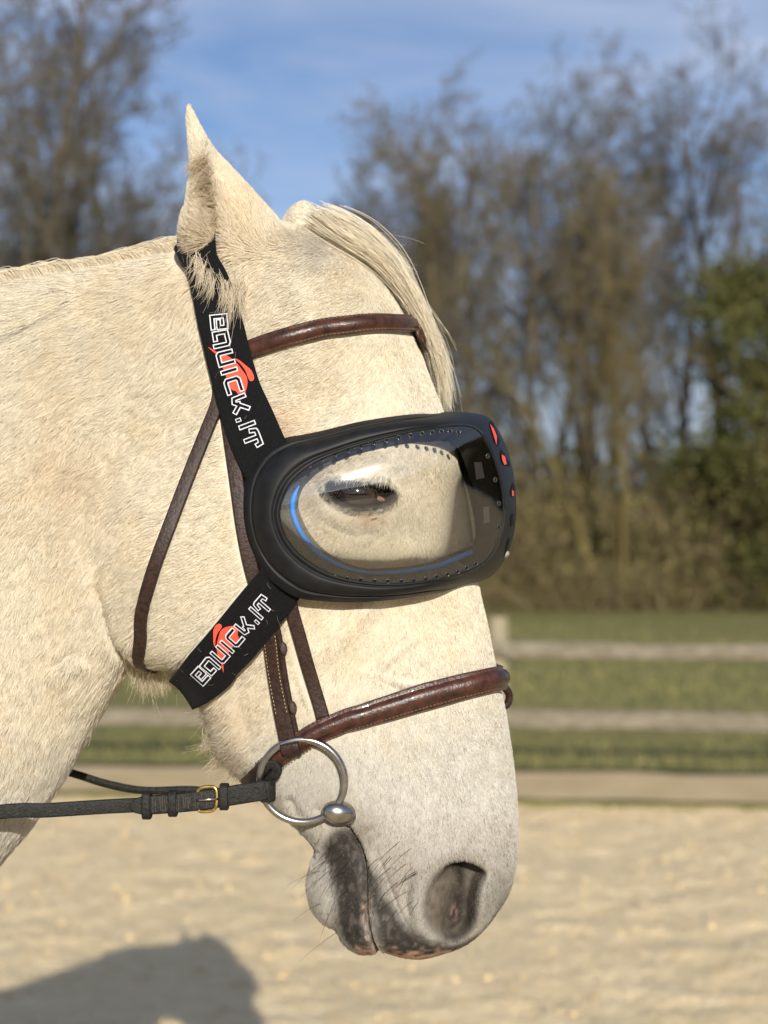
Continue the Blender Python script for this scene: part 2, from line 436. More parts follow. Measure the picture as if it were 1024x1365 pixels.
TREES = [
 ('broad', -30, 31, 1.05, 0.4, "dark bare tree with a broad crown cut by the far left edge"),
 ('tall', 60, 36, .98, 2.2, "tall bare tree just inside the left edge"),
 ('broad', 130, 35, .88, 3.3, "spreading bare tree midway between the left edge and the horse's ear"),
 ('ochre', 205, 38, .80, 1.1, "mossy bare tree showing just left of the horse's near ear"),
 ('multi', 90, 33, .78, 4.4, "many stemmed mossy tree low behind the mane at the left"),
 ('broad', 262, 42, .72, 5.4, "low bare tree right behind the horse's ear"),
 ('tall', 462, 54, .84, 5.1, "small far bare tree above the horse's forelock"),
 ('tall', 585, 44, .98, 0.9, "dark bare tree with a straight trunk just right of the forelock"),
 ('broad', 640, 47, 1.02, 2.6, "bare tree with a dense crown between the straight trunk and the slim tree"),
 ('ochre', 690, 45, 1.10, 3.0, "slim bare tree above the goggles' front edge"),
 ('broad', 752, 46, 1.04, 1.7, "bare tree with rounded crown right of the slim tree"),
 ('tall', 800, 48, 1.0, 4.6, "straight bare tree behind the ochre stems"),
 ('ochre', 826, 43, .98, 5.6, "ochre barked bare tree in the middle of the right half"),
 ('multi', 846, 41, .98, 2.4, "ochre tree of several leaning stems right of centre"),
 ('tall', 962, 44, 1.06, 3.9, "tall bare tree with dark trunk near the right edge"),
 ('broad', 1030, 46, 1.10, 0.2, "tall bare tree cut by the right edge of the view"),
 ('broad', 612, 49, 1.06, 4.0, "dense bare tree behind the dark straight trunk"),
 ('tall', 560, 50, .90, 1.9, "thin bare tree just left of the dark straight trunk"),
 ('ochre', 625, 43, 1.0, 0.7, "slender ochre tree just right of the dark straight trunk"),
 ('tall', 720, 43, .96, 5.9, "thin straight bare tree between the slim tree and the rounded crown"),
 ('tall', 905, 47, 1.0, 0.8, "thin bare tree left of the ivy covered trees"),
 ('tall', 530, 58, .92, 2.9, "pale far bare tree behind the dark straight trunk"),
 ('ochre', 905, 58, 1.05, 0.3, "far thin bare tree seen through the gap on the right"),
]
for t in TREES: place_tree(*t)

# --- leafy scrub: twigs and small leaf faces
def leaf_cloud(n, fun, size, r):
    P = fun(n); a = r.normal(0, 1, (n, 3)); a /= np.linalg.norm(a, axis=1)[:, None]; b = np.cross(a, r.normal(0, 1, (n, 3))); b /= np.linalg.norm(b, axis=1)[:, None]
    s = (size * r.uniform(.5, 1.4, n))[:, None]
    V = np.stack([P - a * s, P + b * s * .6, P + a * s, P - b * s * .6], 1).reshape(-1, 3)
    return V, np.arange(n * 4).reshape(-1, 4)
def shrub_kind(seed, h, w, nst, nleaf, lsize, dens):
    r = np.random.default_rng(seed); segs = []; tips = []
    for i in range(nst):
        p = np.array([r.normal(0, w * .18), r.normal(0, w * .18), -.1]); d = np.array([r.normal(0, .45), r.normal(0, .45), 1.0]); d /= np.linalg.norm(d); L = h * r.uniform(.55, 1.05)
        for k in range(5):
            q = p + d * L / 5; segs.append((p, q, .022 * (1 - k / 6), .022 * (1 - (k + 1) / 6)))
            for _ in range(dens):
                e = d + r.normal(0, .7, 3); e /= np.linalg.norm(e); l = L * r.uniform(.12, .3); s0 = p + (q - p) * r.random(); segs.append((s0, s0 + e * l, .009, .005)); tips.append(s0 + e * l)
                for _ in range(2):
                    e2 = e + r.normal(0, .8, 3); e2 /= np.linalg.norm(e2); m_ = s0 + e * l * r.uniform(.3, 1); segs.append((m_, m_ + e2 * l * .6, .006, .004)); tips.append(m_ + e2 * l * .6)
            p = q; d = d + r.normal(0, .16, 3) + np.array([d[0], d[1], 0]) * .12; d /= np.linalg.norm(d)
    tips = np.array(tips)
    V1, F1 = segs_mesh(segs, 3)
    V2, F2 = leaf_cloud(nleaf, lambda n: tips[r.integers(0, len(tips), n)] + r.normal(0, .16, (n, 3)), lsize, r)
    return V1, F1, V2, F2
SH = {k: shrub_kind(*v) for k, v in {'brown': (1, 4.2, 3.2, 34, 2600, .05, 6), 'olive': (2, 3.6, 3.4, 30, 5200, .06, 5), 'low': (3, 2.0, 3.2, 34, 2600, .05, 5)}.items()}
SMAT = {'brown': ('scrub', 'scrub_leaf'), 'olive': ('twig_ochre', 'scrub_leaf'), 'low': ('scrub', 'scrub_leaf')}
SPROTO = {}
def place_shrub(key, u, Y, sx, sz, rot, label, group):
    root = empty("scrub_bush", ((u - 512) / F_PX * Y, Y, 0.0)); root.rotation_euler = (0, 0, rot); root.scale = (sx, sx, sz)
    tag(root, label, "bush", group)
    if key not in SPROTO:
        V1, F1, V2, F2 = SH[key]
        a = fast_mesh("stems", V1, F1, M[SMAT[key][0]]); b = fast_mesh("foliage", V2, F2, M[SMAT[key][1]])
        SPROTO[key] = (a.data, b.data); a.parent = root; b.parent = root; tag(b, kind='stuff'); tag(a, kind='stuff')
    else:
        for nm, d in zip(("stems", "foliage"), SPROTO[key]):
            c = bpy.data.objects.new(nm, d); COL.objects.link(c); c.parent = root; tag(c, kind='stuff')
rr = np.random.default_rng(5)
G1 = "tangled bushes along the edge of the wood"
ORD = ["first", "second", "third", "fourth", "fifth", "sixth", "seventh", "eighth", "ninth", "tenth", "eleventh", "twelfth"]
L1 = {'brown': "bare brown bush at the foot of the trees", 'olive': "olive leaved bush at the foot of the trees", 'low': "low bramble at the edge of the meadow"}
cnt = {'brown': 0, 'olive': 0, 'low': 0}
for u in np.arange(1090, 560, -62):
    k = 'brown' if rr.random() < .5 else 'olive'
    place_shrub(k, u + rr.uniform(-20, 20), rr.uniform(43, 46), rr.uniform(.9, 1.25), rr.uniform(.85, 1.35), rr.uniform(0, 6), L1[k] + ", " + ORD[cnt[k]] + " of its kind from the right", G1); cnt[k] += 1
for u in np.arange(1075, 580, -80):
    place_shrub('low', u + rr.uniform(-25, 25), rr.uniform(41.6, 42.6), rr.uniform(.8, 1.1), rr.uniform(.5, 1.0), rr.uniform(0, 6), L1['low'] + ", " + ORD[cnt['low']] + " from the right", G1); cnt['low'] += 1
# the wood behind, one mass of stems and scrub
r = np.random.default_rng(9); segs = []
for i in range(5200):
    x = r.uniform(-34, 34); y = r.uniform(47, 66); h = r.uniform(2, 6.5); p = np.array([x, y, 0.3]); d = np.array([r.normal(0, .3), r.normal(0, .2), 1]); d /= np.linalg.norm(d)
    q = p + d * h * .5; d2 = d + r.normal(0, .25, 3); q2 = q + d2 * h * .5
    segs += [(p, q, .03, .022), (q, q2, .022, .01)]
    for _ in range(3):
        e = d + r.normal(0, .6, 3); s0 = p + (q2 - p) * r.uniform(.3, 1); segs.append((s0, s0 + e * h * .22, .014, .008))
V1, F1 = segs_mesh(segs, 3)
V2, F2 = leaf_cloud(46000, lambda n: np.stack([r.uniform(-36, 36, n), r.uniform(46.5, 66, n), r.random(n) ** 1.8 * 5.2 + .2], 1), .14, r)
o = fast_mesh("far_wood", np.concatenate([V1, V2]), np.concatenate([F1, F2 + len(V1)]), M['scrub']); o.data.materials.append(M['scrub_leaf'])
mi = np.zeros(len(F1) + len(F2), np.int32); mi[len(F1):] = 1; o.data.polygons.foreach_set('material_index', mi); tag(o, kind='stuff')

# --- ivy-clad evergreens at the right
def ivy_tree(u, Y, h, w, label, seed, nleaf=15000, group="ivy covered trees at the right"):
    r = np.random.default_rng(seed); x = (u - 512) / F_PX * Y
    root = empty("ivy_tree", (x, Y, 0)); tag(root, label, "tree", group)
    thick, thin = grow(seed, h * 1.05, .7, .9, 9, 5, 3, 3, .2)
    thick = [(a + (x, Y, 0), b + (x, Y, 0), c, d) for a, b, c, d in thick]; thin = [(a + (x, Y, 0), b + (x, Y, 0), c, d) for a, b, c, d in thin]
    V, Fc = segs_mesh(thick, 6); fast_mesh("trunk", V, Fc, M['bark_moss'], root, smooth=True)
    V, Fc = segs_mesh(thin, 3, .008); tag(fast_mesh("branches", V, Fc, M['twig_ochre'], root), kind='stuff')
    cl = np.stack([r.normal(0, w * .34, 70), r.normal(0, w * .3, 70), r.random(70) ** .9 * h * .82 + .4], 1); cl[:, :2] *= (1.15 - .75 * cl[:, 2:3] / h)
    rad = r.uniform(.35, .95, 70)
    def fun(n):
        i = r.integers(0, 70, n); return cl[i] + r.normal(0, 1, (n, 3)) * rad[i][:, None] * .55 + (x, Y, 0)
    V, Fc = leaf_cloud(nleaf, fun, .085, r); tag(fast_mesh("crown", V, Fc, M['ivy'], root), kind='stuff')
ivy_tree(1004, 42, 11.2, 4.0, "ivy covered green tree at the right edge of the view", 31)
ivy_tree(948, 44, 5.2, 2.6, "smaller ivy covered tree left of the green tree at the right edge", 32)
ivy_tree(1085, 41, 10.5, 3.6, "ivy covered green tree mostly cut off by the right edge", 33)
ivy_tree(30, 37, 12.0, 5.5, "dark ivy clad tree at the left edge above the mane", 34, 7000, "ivy covered trees at the left")
ivy_tree(165, 39, 11.2, 4.5, "dark ivy clad tree between the left edge and the horse's ear", 35, 5000, "ivy covered trees at the left")

# --- behind the photographer: a hedge line and trees that the lens mirrors
V2, F2 = leaf_cloud(60000, lambda n: np.where((r.random(n) < .55)[:, None], np.stack([r.uniform(-34, 34, n), r.uniform(-33, -30, n), r.random(n) ** 1.3 * 5.0 + .1], 1), np.stack([r.uniform(31, 34, n), r.uniform(-33, 6, n), r.random(n) ** 1.3 * 4.2 + .1], 1)), .24, r)
o = fast_mesh("hedge", V2, F2, M['ivy']); tag(o, kind='stuff')

# --- clods and crumbs on the raked sand
nc = 4200
cx = rng.uniform(-4.5, 4.5, nc); cy = 3.6 + rng.random(nc) * 5.9; cr = rng.uniform(.005, .015, nc) * (0.6 + rng.random(nc) ** 4 * 1.4)
ok_ = cy < fence_y(cx) - .1; cx, cy, cr = cx[ok_], cy[ok_], cr[ok_]; nc = len(cx)
oc = np.array([(1, 0, 0), (0, 1, 0), (-1, 0, 0), (0, -1, 0), (0, 0, 1), (0, 0, -1)], float)
of = np.array([(0, 1, 4), (1, 2, 4), (2, 3, 4), (3, 0, 4), (1, 0, 5), (2, 1, 5), (3, 2, 5), (0, 3, 5)])
V = oc[None] * cr[:, None, None] * rng.uniform(.6, 1.3, (nc, 6, 1)) * np.array([1.2, 1, .7]) + np.stack([cx, cy, height_noise(cx, cy) + cr * .3], 1)[:, None]
o = fast_mesh("sand_clods", V.reshape(-1, 3), (of[None] + np.arange(nc)[:, None, None] * 6).reshape(-1, 3), M['sand']); tag(o, kind='stuff')
# ================================================================== HORSE
# Everything of the horse is laid out in "model pixels": u right, v down, w out of its middle plane.
def poly_sdf(poly, U, V):
    """signed distance, positive inside"""
    P = np.asarray(poly, dtype=np.float32); Q = np.roll(P, -1, 0)
    shp = U.shape; x = U.ravel().astype(np.float32); y = V.ravel().astype(np.float32)
    best = np.full(x.shape, 1e12, np.float32); ins = np.zeros(x.shape, bool)
    for (ax, ay), (bx_, by_) in zip(P, Q):
        ex, ey = bx_ - ax, by_ - ay
        px, py = x - ax, y - ay
        t = np.clip((px * ex + py * ey) / (ex * ex + ey * ey + 1e-9), 0, 1)
        np.minimum(best, (px - ex * t) ** 2 + (py - ey * t) ** 2, out=best)
        if ay != by_:
            ins ^= ((ay > y) != (by_ > y)) & (x < ex * (y - ay) / ey + ax)
    d = np.sqrt(best); d[~ins] *= -1
    return d.reshape(shp)

def rbf(pts, U, V, smooth=1e-3):
    """thin-plate interpolation of (u, v, value...)"""
    A = np.asarray(pts, dtype=np.float64); X = A[:, :2] / 100; Y = A[:, 2:]
    def phi(r2): return 0.5 * r2 * np.log(r2 + 1e-9)
    n = len(X)
    G = phi(((X[:, None] - X[None]) ** 2).sum(-1)) + smooth * np.eye(n)
    Pm = np.concatenate([np.ones((n, 1)), X], 1)
    S = np.block([[G, Pm], [Pm.T, np.zeros((3, 3))]])
    c = np.linalg.solve(S, np.concatenate([Y, np.zeros((3, Y.shape[1]))]))
    x = U.ravel() / 100; y = V.ravel() / 100
    out = c[n] + c[n + 1] * x[:, None] + c[n + 2] * y[:, None]
    for i in range(n):
        out = out + phi((x - X[i, 0]) ** 2 + (y - X[i, 1]) ** 2)[:, None] * c[i]
    return out.reshape(U.shape + (Y.shape[1],))

class Raster:
    def __init__(s, u0, u1, v0, v1, st):
        s.u0, s.v0, s.st = u0, v0, st
        s.nu = int((u1 - u0) / st) + 1; s.nv = int((v1 - v0) / st) + 1
        s.U, s.V = np.meshgrid(u0 + st * np.arange(s.nu), v0 + st * np.arange(s.nv), indexing='ij')
    def at(s, m, u, v):
        x = np.clip((u - s.u0) / s.st, 0, s.nu - 1.001); y = np.clip((v - s.v0) / s.st, 0, s.nv - 1.001)
        i = x.astype(int); j = y.astype(int); fx = x - i; fy = y - j
        return (m[i, j] * (1 - fx) * (1 - fy) + m[i + 1, j] * fx * (1 - fy) + m[i, j + 1] * (1 - fx) * fy + m[i + 1, j + 1] * fx * fy)

HEAD_OUT = [(300,345),(325,312),(375,302),(420,309),(465,333),(505,372),(535,418),(556,462),(572,505),(588,545),(604,592),
 (618,650),(628,710),(637,780),(648,830),(660,890),(672,945),(681,1000),(687,1050),(690,1100),(689,1143),(681,1181),(664,1212),
 (634,1244),(600,1264),(562,1275),(530,1271),(508,1264),(496,1269),(478,1268),(459,1256),(446,1236),(430,1226),(416,1205),
 (411,1177),(416,1150),(420,1128),(400,1102),(377,1080),(352,1050),(318,1022),(292,990),(277,945),(256,908),(232,890),(200,885),
 (165,868),(145,832),(133,775),(132,705),(143,640),(170,560),(205,480),(250,400)]
NECK_OUT = [(350,310),(300,316),(245,337),(180,352),(100,366),(0,382),(-100,412),(-220,458),(-400,545),(-600,660),(-800,790),(-960,880),
 (-1050,1050),(-1000,1300),(-800,1500),(-560,1620),(-380,1640),(-260,1560),(-180,1420),(-120,1310),(-60,1225),(0,1148),(45,1092),
 (85,1030),(120,968),(150,915),(178,872),(215,790),(290,620),(350,470),(375,370)]
HW = [(330,320,82),(420,312,78),(320,400,108),(450,390,110),(520,400,96),(500,480,124),(430,520,134),(485,640,150),(420,640,144),
 (545,640,126),(600,640,96),(300,560,122),(250,690,130),(185,760,116),(300,800,128),(240,850,112),(200,860,98),(450,790,116),
 (550,770,98),(620,770,74),(350,900,104),(450,900,98),(560,880,84),(640,900,64),(300,975,74),(400,1000,84),(500,1000,84),(600,1000,72),
 (665,1000,58),(450,1090,78),(550,1100,78),(650,1100,66),(425,1180,56),(475,1190,66),(560,1180,80),(605,1185,84),(660,1150,66),
 (480,1250,58),(560,1260,62),(625,1225,66),(145,700,104),(160,600,104),(380,1070,66)]
HR = [(330,310,90),(420,295,80),(520,400,80),(575,510,74),(605,600,66),(630,720,52),(650,840,46),(675,950,46),(690,1080,52),(685,1170,52),
 (630,1245,44),(560,1275,40),(490,1270,38),(430,1225,36),(411,1180,34),(418,1130,34),(370,1075,40),(300,1000,42),(250,905,40),(190,885,36),
 (140,820,34),(132,720,34),(150,620,40),(205,480,60),(400,700,60)]
EAR_OUT = [(251,141),(256,146),(266,166),(284,196),(309,227),(339,260),(372,296),(394,328),(402,372),(385,420),(330,430),(285,400),(258,368),
 (247,338),(243,305),(250,268),(255,232),(252,196),(249,160)]
FAR_EAR_OUT = [(399,250),(414,256),(424,275),(430,310),(428,360),(380,372),(364,325),(368,290),(381,262)]

R = Raster(-70, 740, 130, 1330, 1)
H_d = poly_sdf(spline(HEAD_OUT, 260, True), R.U[::2, ::2], R.V[::2, ::2])
R2 = Raster(-70, 740, 130, 1330, 2)
H_d = R2.at(H_d, R.U, R.V)
Rc = Raster(-70, 744, 130, 1336, 6)
H_W = Rc.at(rbf(HW, Rc.U, Rc.V, 0.02)[..., 0], R.U, R.V)
H_R = np.clip(Rc.at(rbf(HR, Rc.U, Rc.V, 0.02)[..., 0], R.U, R.V), 28, 95)

# --- near ear / far ear maps
def box_blur(a, n):
    for ax in (0, 1):
        for _ in range(2):
            c = np.cumsum(np.pad(a, [(n + 1, n) if q == ax else (0, 0) for q in (0, 1)], mode='edge'), axis=ax)
            a = (np.take(c, range(2 * n + 1, c.shape[ax]), ax) - np.take(c, range(0, c.shape[ax] - 2 * n - 1), ax)) / (2 * n + 1)
    return a
def lean_at(v): return 66 + 0.06 * (360 - v)
EAR_OUT = [tuple(view(a, b, lean_at(b))[:2]) for a, b in EAR_OUT]
EAR_D = poly_sdf(spline(EAR_OUT, 120, True), R.U, R.V)
FEAR_D = poly_sdf(spline(FAR_EAR_OUT, 60, True), R.U, R.V)
EAR_D[R.V > 470] = -999
EAR_W = 10 + 34 * sstep(140, 380, R.V)

# --- relief: displacement outwards of both sides, as a map over (u, v)
def seg_dist(poly):
    P = np.asarray(poly, float)
    best = np.full(R.U.shape, 1e9); par = np.zeros(R.U.shape); L = 0
    tot = np.linalg.norm(np.diff(P, axis=0), axis=1).sum()
    for a, b in zip(P[:-1], P[1:]):
        e = b - a; l = np.linalg.norm(e)
        t = np.clip(((R.U - a[0]) * e[0] + (R.V - a[1]) * e[1]) / (l * l), 0, 1)
        d = np.hypot(R.U - a[0] - e[0] * t, R.V - a[1] - e[1] * t)
        m = d < best; best[m] = d[m]; par[m] = ((L + t * l) / tot)[m]; L += l
    return best, par
def ridge(B, poly, amp, width, fade=0.25):
    d, p = seg_dist(spline(poly, 14))
    f = np.minimum(1, np.minimum(p, 1 - p) / fade + 0.05) if fade else 1
    return B + amp * np.exp(-(d / width) ** 2) * f
def blob(B, u, v, amp, ru, rv=None, ang=0):
    rv = rv or ru; a = math.radians(ang)
    x = (R.U - u) * math.cos(a) + (R.V - v) * math.sin(a); y = -(R.U - u) * math.sin(a) + (R.V - v) * math.cos(a)
    return B + amp * np.exp(-(x / ru) ** 2 - (y / rv) ** 2)
B = np.zeros(R.U.shape)
B = ridge(B, [(575,728),(520,778),(465,835),(430,880)], 8, 15)          # facial crest
B = blob(B, 470, 900, -4, 60, 40)
B = blob(B, 590, 840, -6, 26, 70, -10)                                    # hollow beside the nasal bone
B = blob(B, 230, 740, 12, 80, 110)                                         # masseter
B = blob(B, 345, 905, -12, 34, 60, 15)
B = ridge(B, [(566,840),(520,872),(486,925),(456,985),(440,1030)], 2.6, 4.5, 0.3)
B = ridge(B, [(505,890),(540,905),(580,900)], 1.8, 4, 0.3)
B = ridge(B, [(395,860),(410,910),(430,950)], 2.0, 5, 0.3)
B = ridge(B, [(318,850),(325,920),(345,985)], -4, 14)
B = blob(B, 400, 545, -9, 42, 30, 20)                                     # hollow above the eye
B = blob(B, 385, 430, 7, 60, 50)                                          # ear base muscle
B = blob(B, 470, 430, 4, 50, 60)
B = ridge(B, [(395,365),(425,430),(420,500)], -5, 16)
B = blob(B, 370, 600, 6, 30, 50)
B = ridge(B, [(415,640),(440,612),(485,600),(530,618),(552,650)], 9, 20, 0.2)   # brow
B = ridge(B, [(425,668),(450,696),(490,706),(530,690)], 2.5, 14)                  # lower lid bag
B = ridge(B, [(430,690),(465,712),(510,712)], -1.0, 5)
# eye opening
EYE_OPEN = spline([(437,649),(446,644),(470,645),(496,648),(521,652),(523,662),(512,669),(495,673),(474,674),(455,668),(443,659)], 60, True)
EYE_OPEN = np.array([view(u, v, 150)[:2] for u, v in EYE_OPEN])
eye_d = poly_sdf(EYE_OPEN, R.U, R.V)
B = B - 26 * sstep(-1.5, 7, eye_d)
B = B + 5 * np.exp(-((eye_d + 5) / 4.5) ** 2)
# nostril: cavity with a steep inner wall, rolled rim
nd = poly_sdf(spline([(560,1188),(568,1157),(586,1137),(608,1130),(630,1136),(644,1149),(637,1165),(632,1188),(630,1212),(621,1231),(604,1241),(584,1235),(567,1216)], 60, True), R.U, R.V)
B = B + 4.5 * np.exp(-((nd + 10) / 10) ** 2) * (R.V > 1090)
B = B - (8 + 30 * sstep(570, 618, R.U)) * sstep(-2, 13, nd)
B = ridge(B, [(642,1150),(638,1175),(640,1205),(628,1230)], 6, 11, 0.3)
B = ridge(B, [(652,1148),(664,1170),(660,1200),(646,1222)], -5, 6, 0.3)
B = ridge(B, [(662,1195),(640,1222),(610,1243)], 4, 7, 0.3)
B = blob(B, 562, 1195, 8, 16, 34)
B = ridge(B, [(549,1140),(541,1180),(549,1222)], -6, 5, 0.3)
B = ridge(B, [(505,1128),(520,1168),(534,1202),(549,1226)], -4.5, 4, 0.2)
B = blob(B, 520, 1222, 6, 30, 30)
B = blob(B, 570, 1105, 5, 40, 40)
# mouth
MOUTH = [(462,1080),(473,1098),(484,1118),(489,1142),(490,1172),(491,1202),(495,1230),(502,1252),(508,1268),(510,1278)]
md, mp = seg_dist(spline(MOUTH, 40))
B = B - 15 * np.exp(-(md / 2.6) ** 2) * sstep(0, 0.06, mp)
B = ridge(B, [(476,1125),(478,1170),(480,1215),(488,1248)], 4, 9)
B = ridge(B, [(500,1140),(502,1180),(506,1220),(518,1250)], 3.5, 9)
B = ridge(B, [(446,1110),(450,1160),(452,1205),(450,1232)], -3.5, 9)
B = blob(B, 428, 1185, 5, 18, 26)
B = ridge(B, [(388,1045),(398,1062),(406,1082)], -5, 6)
B = ridge(B, [(500,1085),(490,1100),(494,1125)], -2.5, 4)
B = ridge(B, [(512,1095),(502,1112),(508,1140)], -2, 4)
B = ridge(B, [(436,1120),(442,1160),(440,1200)], -2, 3.5)
B = ridge(B, [(458,1130),(462,1180),(463,1222)], -1.6, 3)
B = ridge(B, [(520,1188),(530,1216),(526,1246)], -1.8, 3)
B = ridge(B, [(545,1226),(575,1240),(600,1245)], -2, 4)                   # folds at the corner of the mouth
B = ridge(B, [(420,1060),(440,1075),(455,1078)], -3, 8)
# neck
B = ridge(B, [(-70,522),(0,486),(60,450),(112,421),(140,405)], -3.0, 3.0, 0.1)
B = ridge(B, [(-70,480),(30,430),(120,390)], 4, 20, 0.1)
B = ridge(B, [(152,770),(157,812),(172,856),(200,880)], -7, 8, 0.2)       # throat fold
B = ridge(B, [(140,650),(134,720),(142,775)], -3, 12)
B = ridge(B, [(92,884),(108,866),(130,852)], -6, 6, 0.2)
B = ridge(B, [(96,900),(116,884),(140,872)], 5, 8, 0.2)
B = blob(B, 120, 905, 4, 26, 26)
B = ridge(B, [(-60,700),(40,640),(120,570)], 3, 50)
B = ridge(B, [(-60,860),(40,800),(110,730)], -3, 40)
# ear: groove of the opening, hair ridge beside it
EB = np.zeros(R.U.shape)
def vv_(pts): return [tuple(view(a, b, 95)[:2]) for a, b in pts]
EB = ridge(EB, vv_([(268,205),(277,240),(285,280),(290,316),(292,350)]), -17, 9, 0.45)
EB = ridge(EB, vv_([(255,230),(259,270),(262,320)]), 4, 7, 0.2)
EB = ridge(EB, [(290,220),(318,270),(345,330),(352,380)], 4, 30, 0.4)
EB = blob(EB, 290, 372, -8, 24, 16)

NR = Raster(-1110, 420, 250, 1720, 5)
N_d = poly_sdf(spline(NECK_OUT, 140, True), NR.U, NR.V)
NW = [(320,330,78),(300,450,104),(220,600,106),(200,800,92),(150,400,88),(150,640,112),(120,860,98),(0,400,74),(0,600,118),(0,850,128),(0,1080,104),
 (-200,500,86),(-200,900,150),(-200,1300,160),(-500,640,105),(-500,1000,185),(-500,1500,250),(-900,900,130),(-900,1200,260)]
N_W = rbf(NW, NR.U, NR.V, 0.02)[..., 0]
N_R = np.clip(rbf([(300,320,90),(100,366,150),(-200,450,170),(-600,660,180),(-900,850,190),(180,870,46),(90,1020,80),(0,1150,95),(-150,1380,120),(-350,1640,150),(300,600,60)], NR.U, NR.V)[..., 0], 40, 200)

def infl(d, W, Rr, w, w0=0.0):
    e = np.maximum(Rr - d, 0) / Rr
    W = np.maximum(W, 12.0); y = np.abs(w - w0) / W
    q = (e ** 2.3 + y ** 2.3 + 1e-9) ** (1 / 2.3)
    return (1 - q) * np.minimum(W, 1.6 * Rr)
def smax(a, b, k):
    h = np.maximum(k - np.abs(a - b), 0) / k
    return np.maximum(a, b) + h * h * k * 0.25
def ell(u, v, w, c, r):
    q = np.sqrt(((u - c[0]) / r[0]) ** 2 + ((v - c[1]) / r[1]) ** 2 + ((np.abs(w) - c[2]) / r[2]) ** 2)
    return (1 - q) * min(r)
def caps(u, v, w, a, b, ra, rb):
    ax, ay, az = a; ex, ey, ez = b[0] - ax, b[1] - ay, b[2] - az
    pw = np.abs(w) - az
    t = np.clip(((u - ax) * ex + (v - ay) * ey + pw * ez) / (ex * ex + ey * ey + ez * ez), 0, 1)
    return ra + (rb - ra) * t - np.sqrt((u - ax - ex * t) ** 2 + (v - ay - ey * t) ** 2 + (pw - ez * t) ** 2)
GROUND = 740 + CAM_Z / K     # v of the ground under the horse
def legs_body(u, v, w):
    f = ell(u, v, w, (-1450, 1290, 0), (1050, 430, 400))
    f = smax(f, ell(u, v, w, (-620, 1260, 60), (420, 430, 260)), 160)
    f = smax(f, ell(u, v, w, (-2300, 1200, 70), (420, 400, 290)), 160)
    f = smax(f, ell(u, v, w, (-1050, 1010, 0), (300, 200, 150)), 160)
    # front leg: elbow, knee, fetlock, hoof
    J = [(-560,1560,190),(-540,1950,180),(-530,2420,170),(-540,2900,170),(-500,3060,170),(-480,3150,170)]
    Rr = [200,120,78,58,62,86]
    for i in range(5): f = smax(f, caps(u, v, w, J[i], J[i+1], Rr[i], Rr[i+1]), 60)
    # hind leg: hip, stifle, hock, fetlock, hoof
    J = [(-2380,1300,190),(-2180,1760,200),(-2480,2320,175),(-2440,2880,170),(-2390,3050,170),(-2365,3150,170)]
    Rr = [330,210,86,58,62,86]
    for i in range(5): f = smax(f, caps(u, v, w, J[i], J[i+1], Rr[i], Rr[i+1]), 60)
    # tail dock
    J = [(-2690,1080,0),(-2800,1400,0),(-2820,2100,0)]
    for i in range(2): f = smax(f, caps(u, v, w, J[i], J[i+1], (70, 90)[i], (90, 40)[i]), 50)
    return np.minimum(f, GROUND - v)

def field(u, v, w, maps=None):
    """positive inside; u, v, w broadcastable"""
    u = np.asarray(u, np.float64); v = np.asarray(v, np.float64); w = np.asarray(w, np.float64)
    hu, hv = np.broadcast_arrays(u, v)
    d, W, Rr, b, ed, ew, eb, fd = [R.at(m, hu, hv) for m in (H_d, H_W, H_R, B, EAR_D, EAR_W, EB, FEAR_D)]
    nd_, nW, nR = [NR.at(m, hu, hv) for m in (N_d, N_W, N_R)]
    inside = ((hu > R.u0) & (hv > R.v0) & (hv < 1329))
    d = np.where(inside, d, -300); b = np.where(inside, b, 0); ed = np.where(inside, ed, -999); fd = np.where(inside, fd, -999)
    fh = infl(d, W, Rr, w)
    fn = infl(np.where((hu > NR.u0 + 1) & (hv < 1719), nd_, -400), nW, nR, w)
    k = 6 + 44 * sstep(680, 430, hv) + 30 * sstep(860, 900, hv)
    fb = smax(fh, fn, k)
    lean = lean_at(hv)
    fe = infl(ed, ew, 26 + 16 * sstep(180, 380, hv), w, lean)
    fe = fe + eb * sstep(0.0, 1.0, (w - lean) / 6 + 0.5)
    fb = fb + b * (np.abs(w) > 8) * sstep(8, 26, np.abs(w))
    fb = smax(fb, fe, 18)
    fb = smax(fb, infl(fd, 16 + 18 * sstep(260, 350, hv), 24, w, -78), 14)
    return fb

def full_field(u, v, w):
    f = field(u, v, w)
    if np.ndim(f) == 3:
        iu = np.searchsorted(u[:, 0, 0], -120)
        f[:iu] = smax(f[:iu], legs_body(u[:iu], v, w), 110)
    else:
        m = u < -120
        if m.any(): f[m] = smax(f[m], legs_body(u[m], v[m], w[m]), 110)
    return f

def grid_axis(lo, a, b, hi, fine, coarse):
    """fine steps between a and b, growing to coarse outside"""
    out = list(np.arange(a, b + fine, fine))
    x, st = out[-1], fine
    while x < hi: st = min(coarse, st * 1.25); x += st; out.append(x)
    x, st = out[0], fine; left = []
    while x > lo: st = min(coarse, st * 1.25); x -= st; left.append(x)
    return np.array(left[::-1] + out)

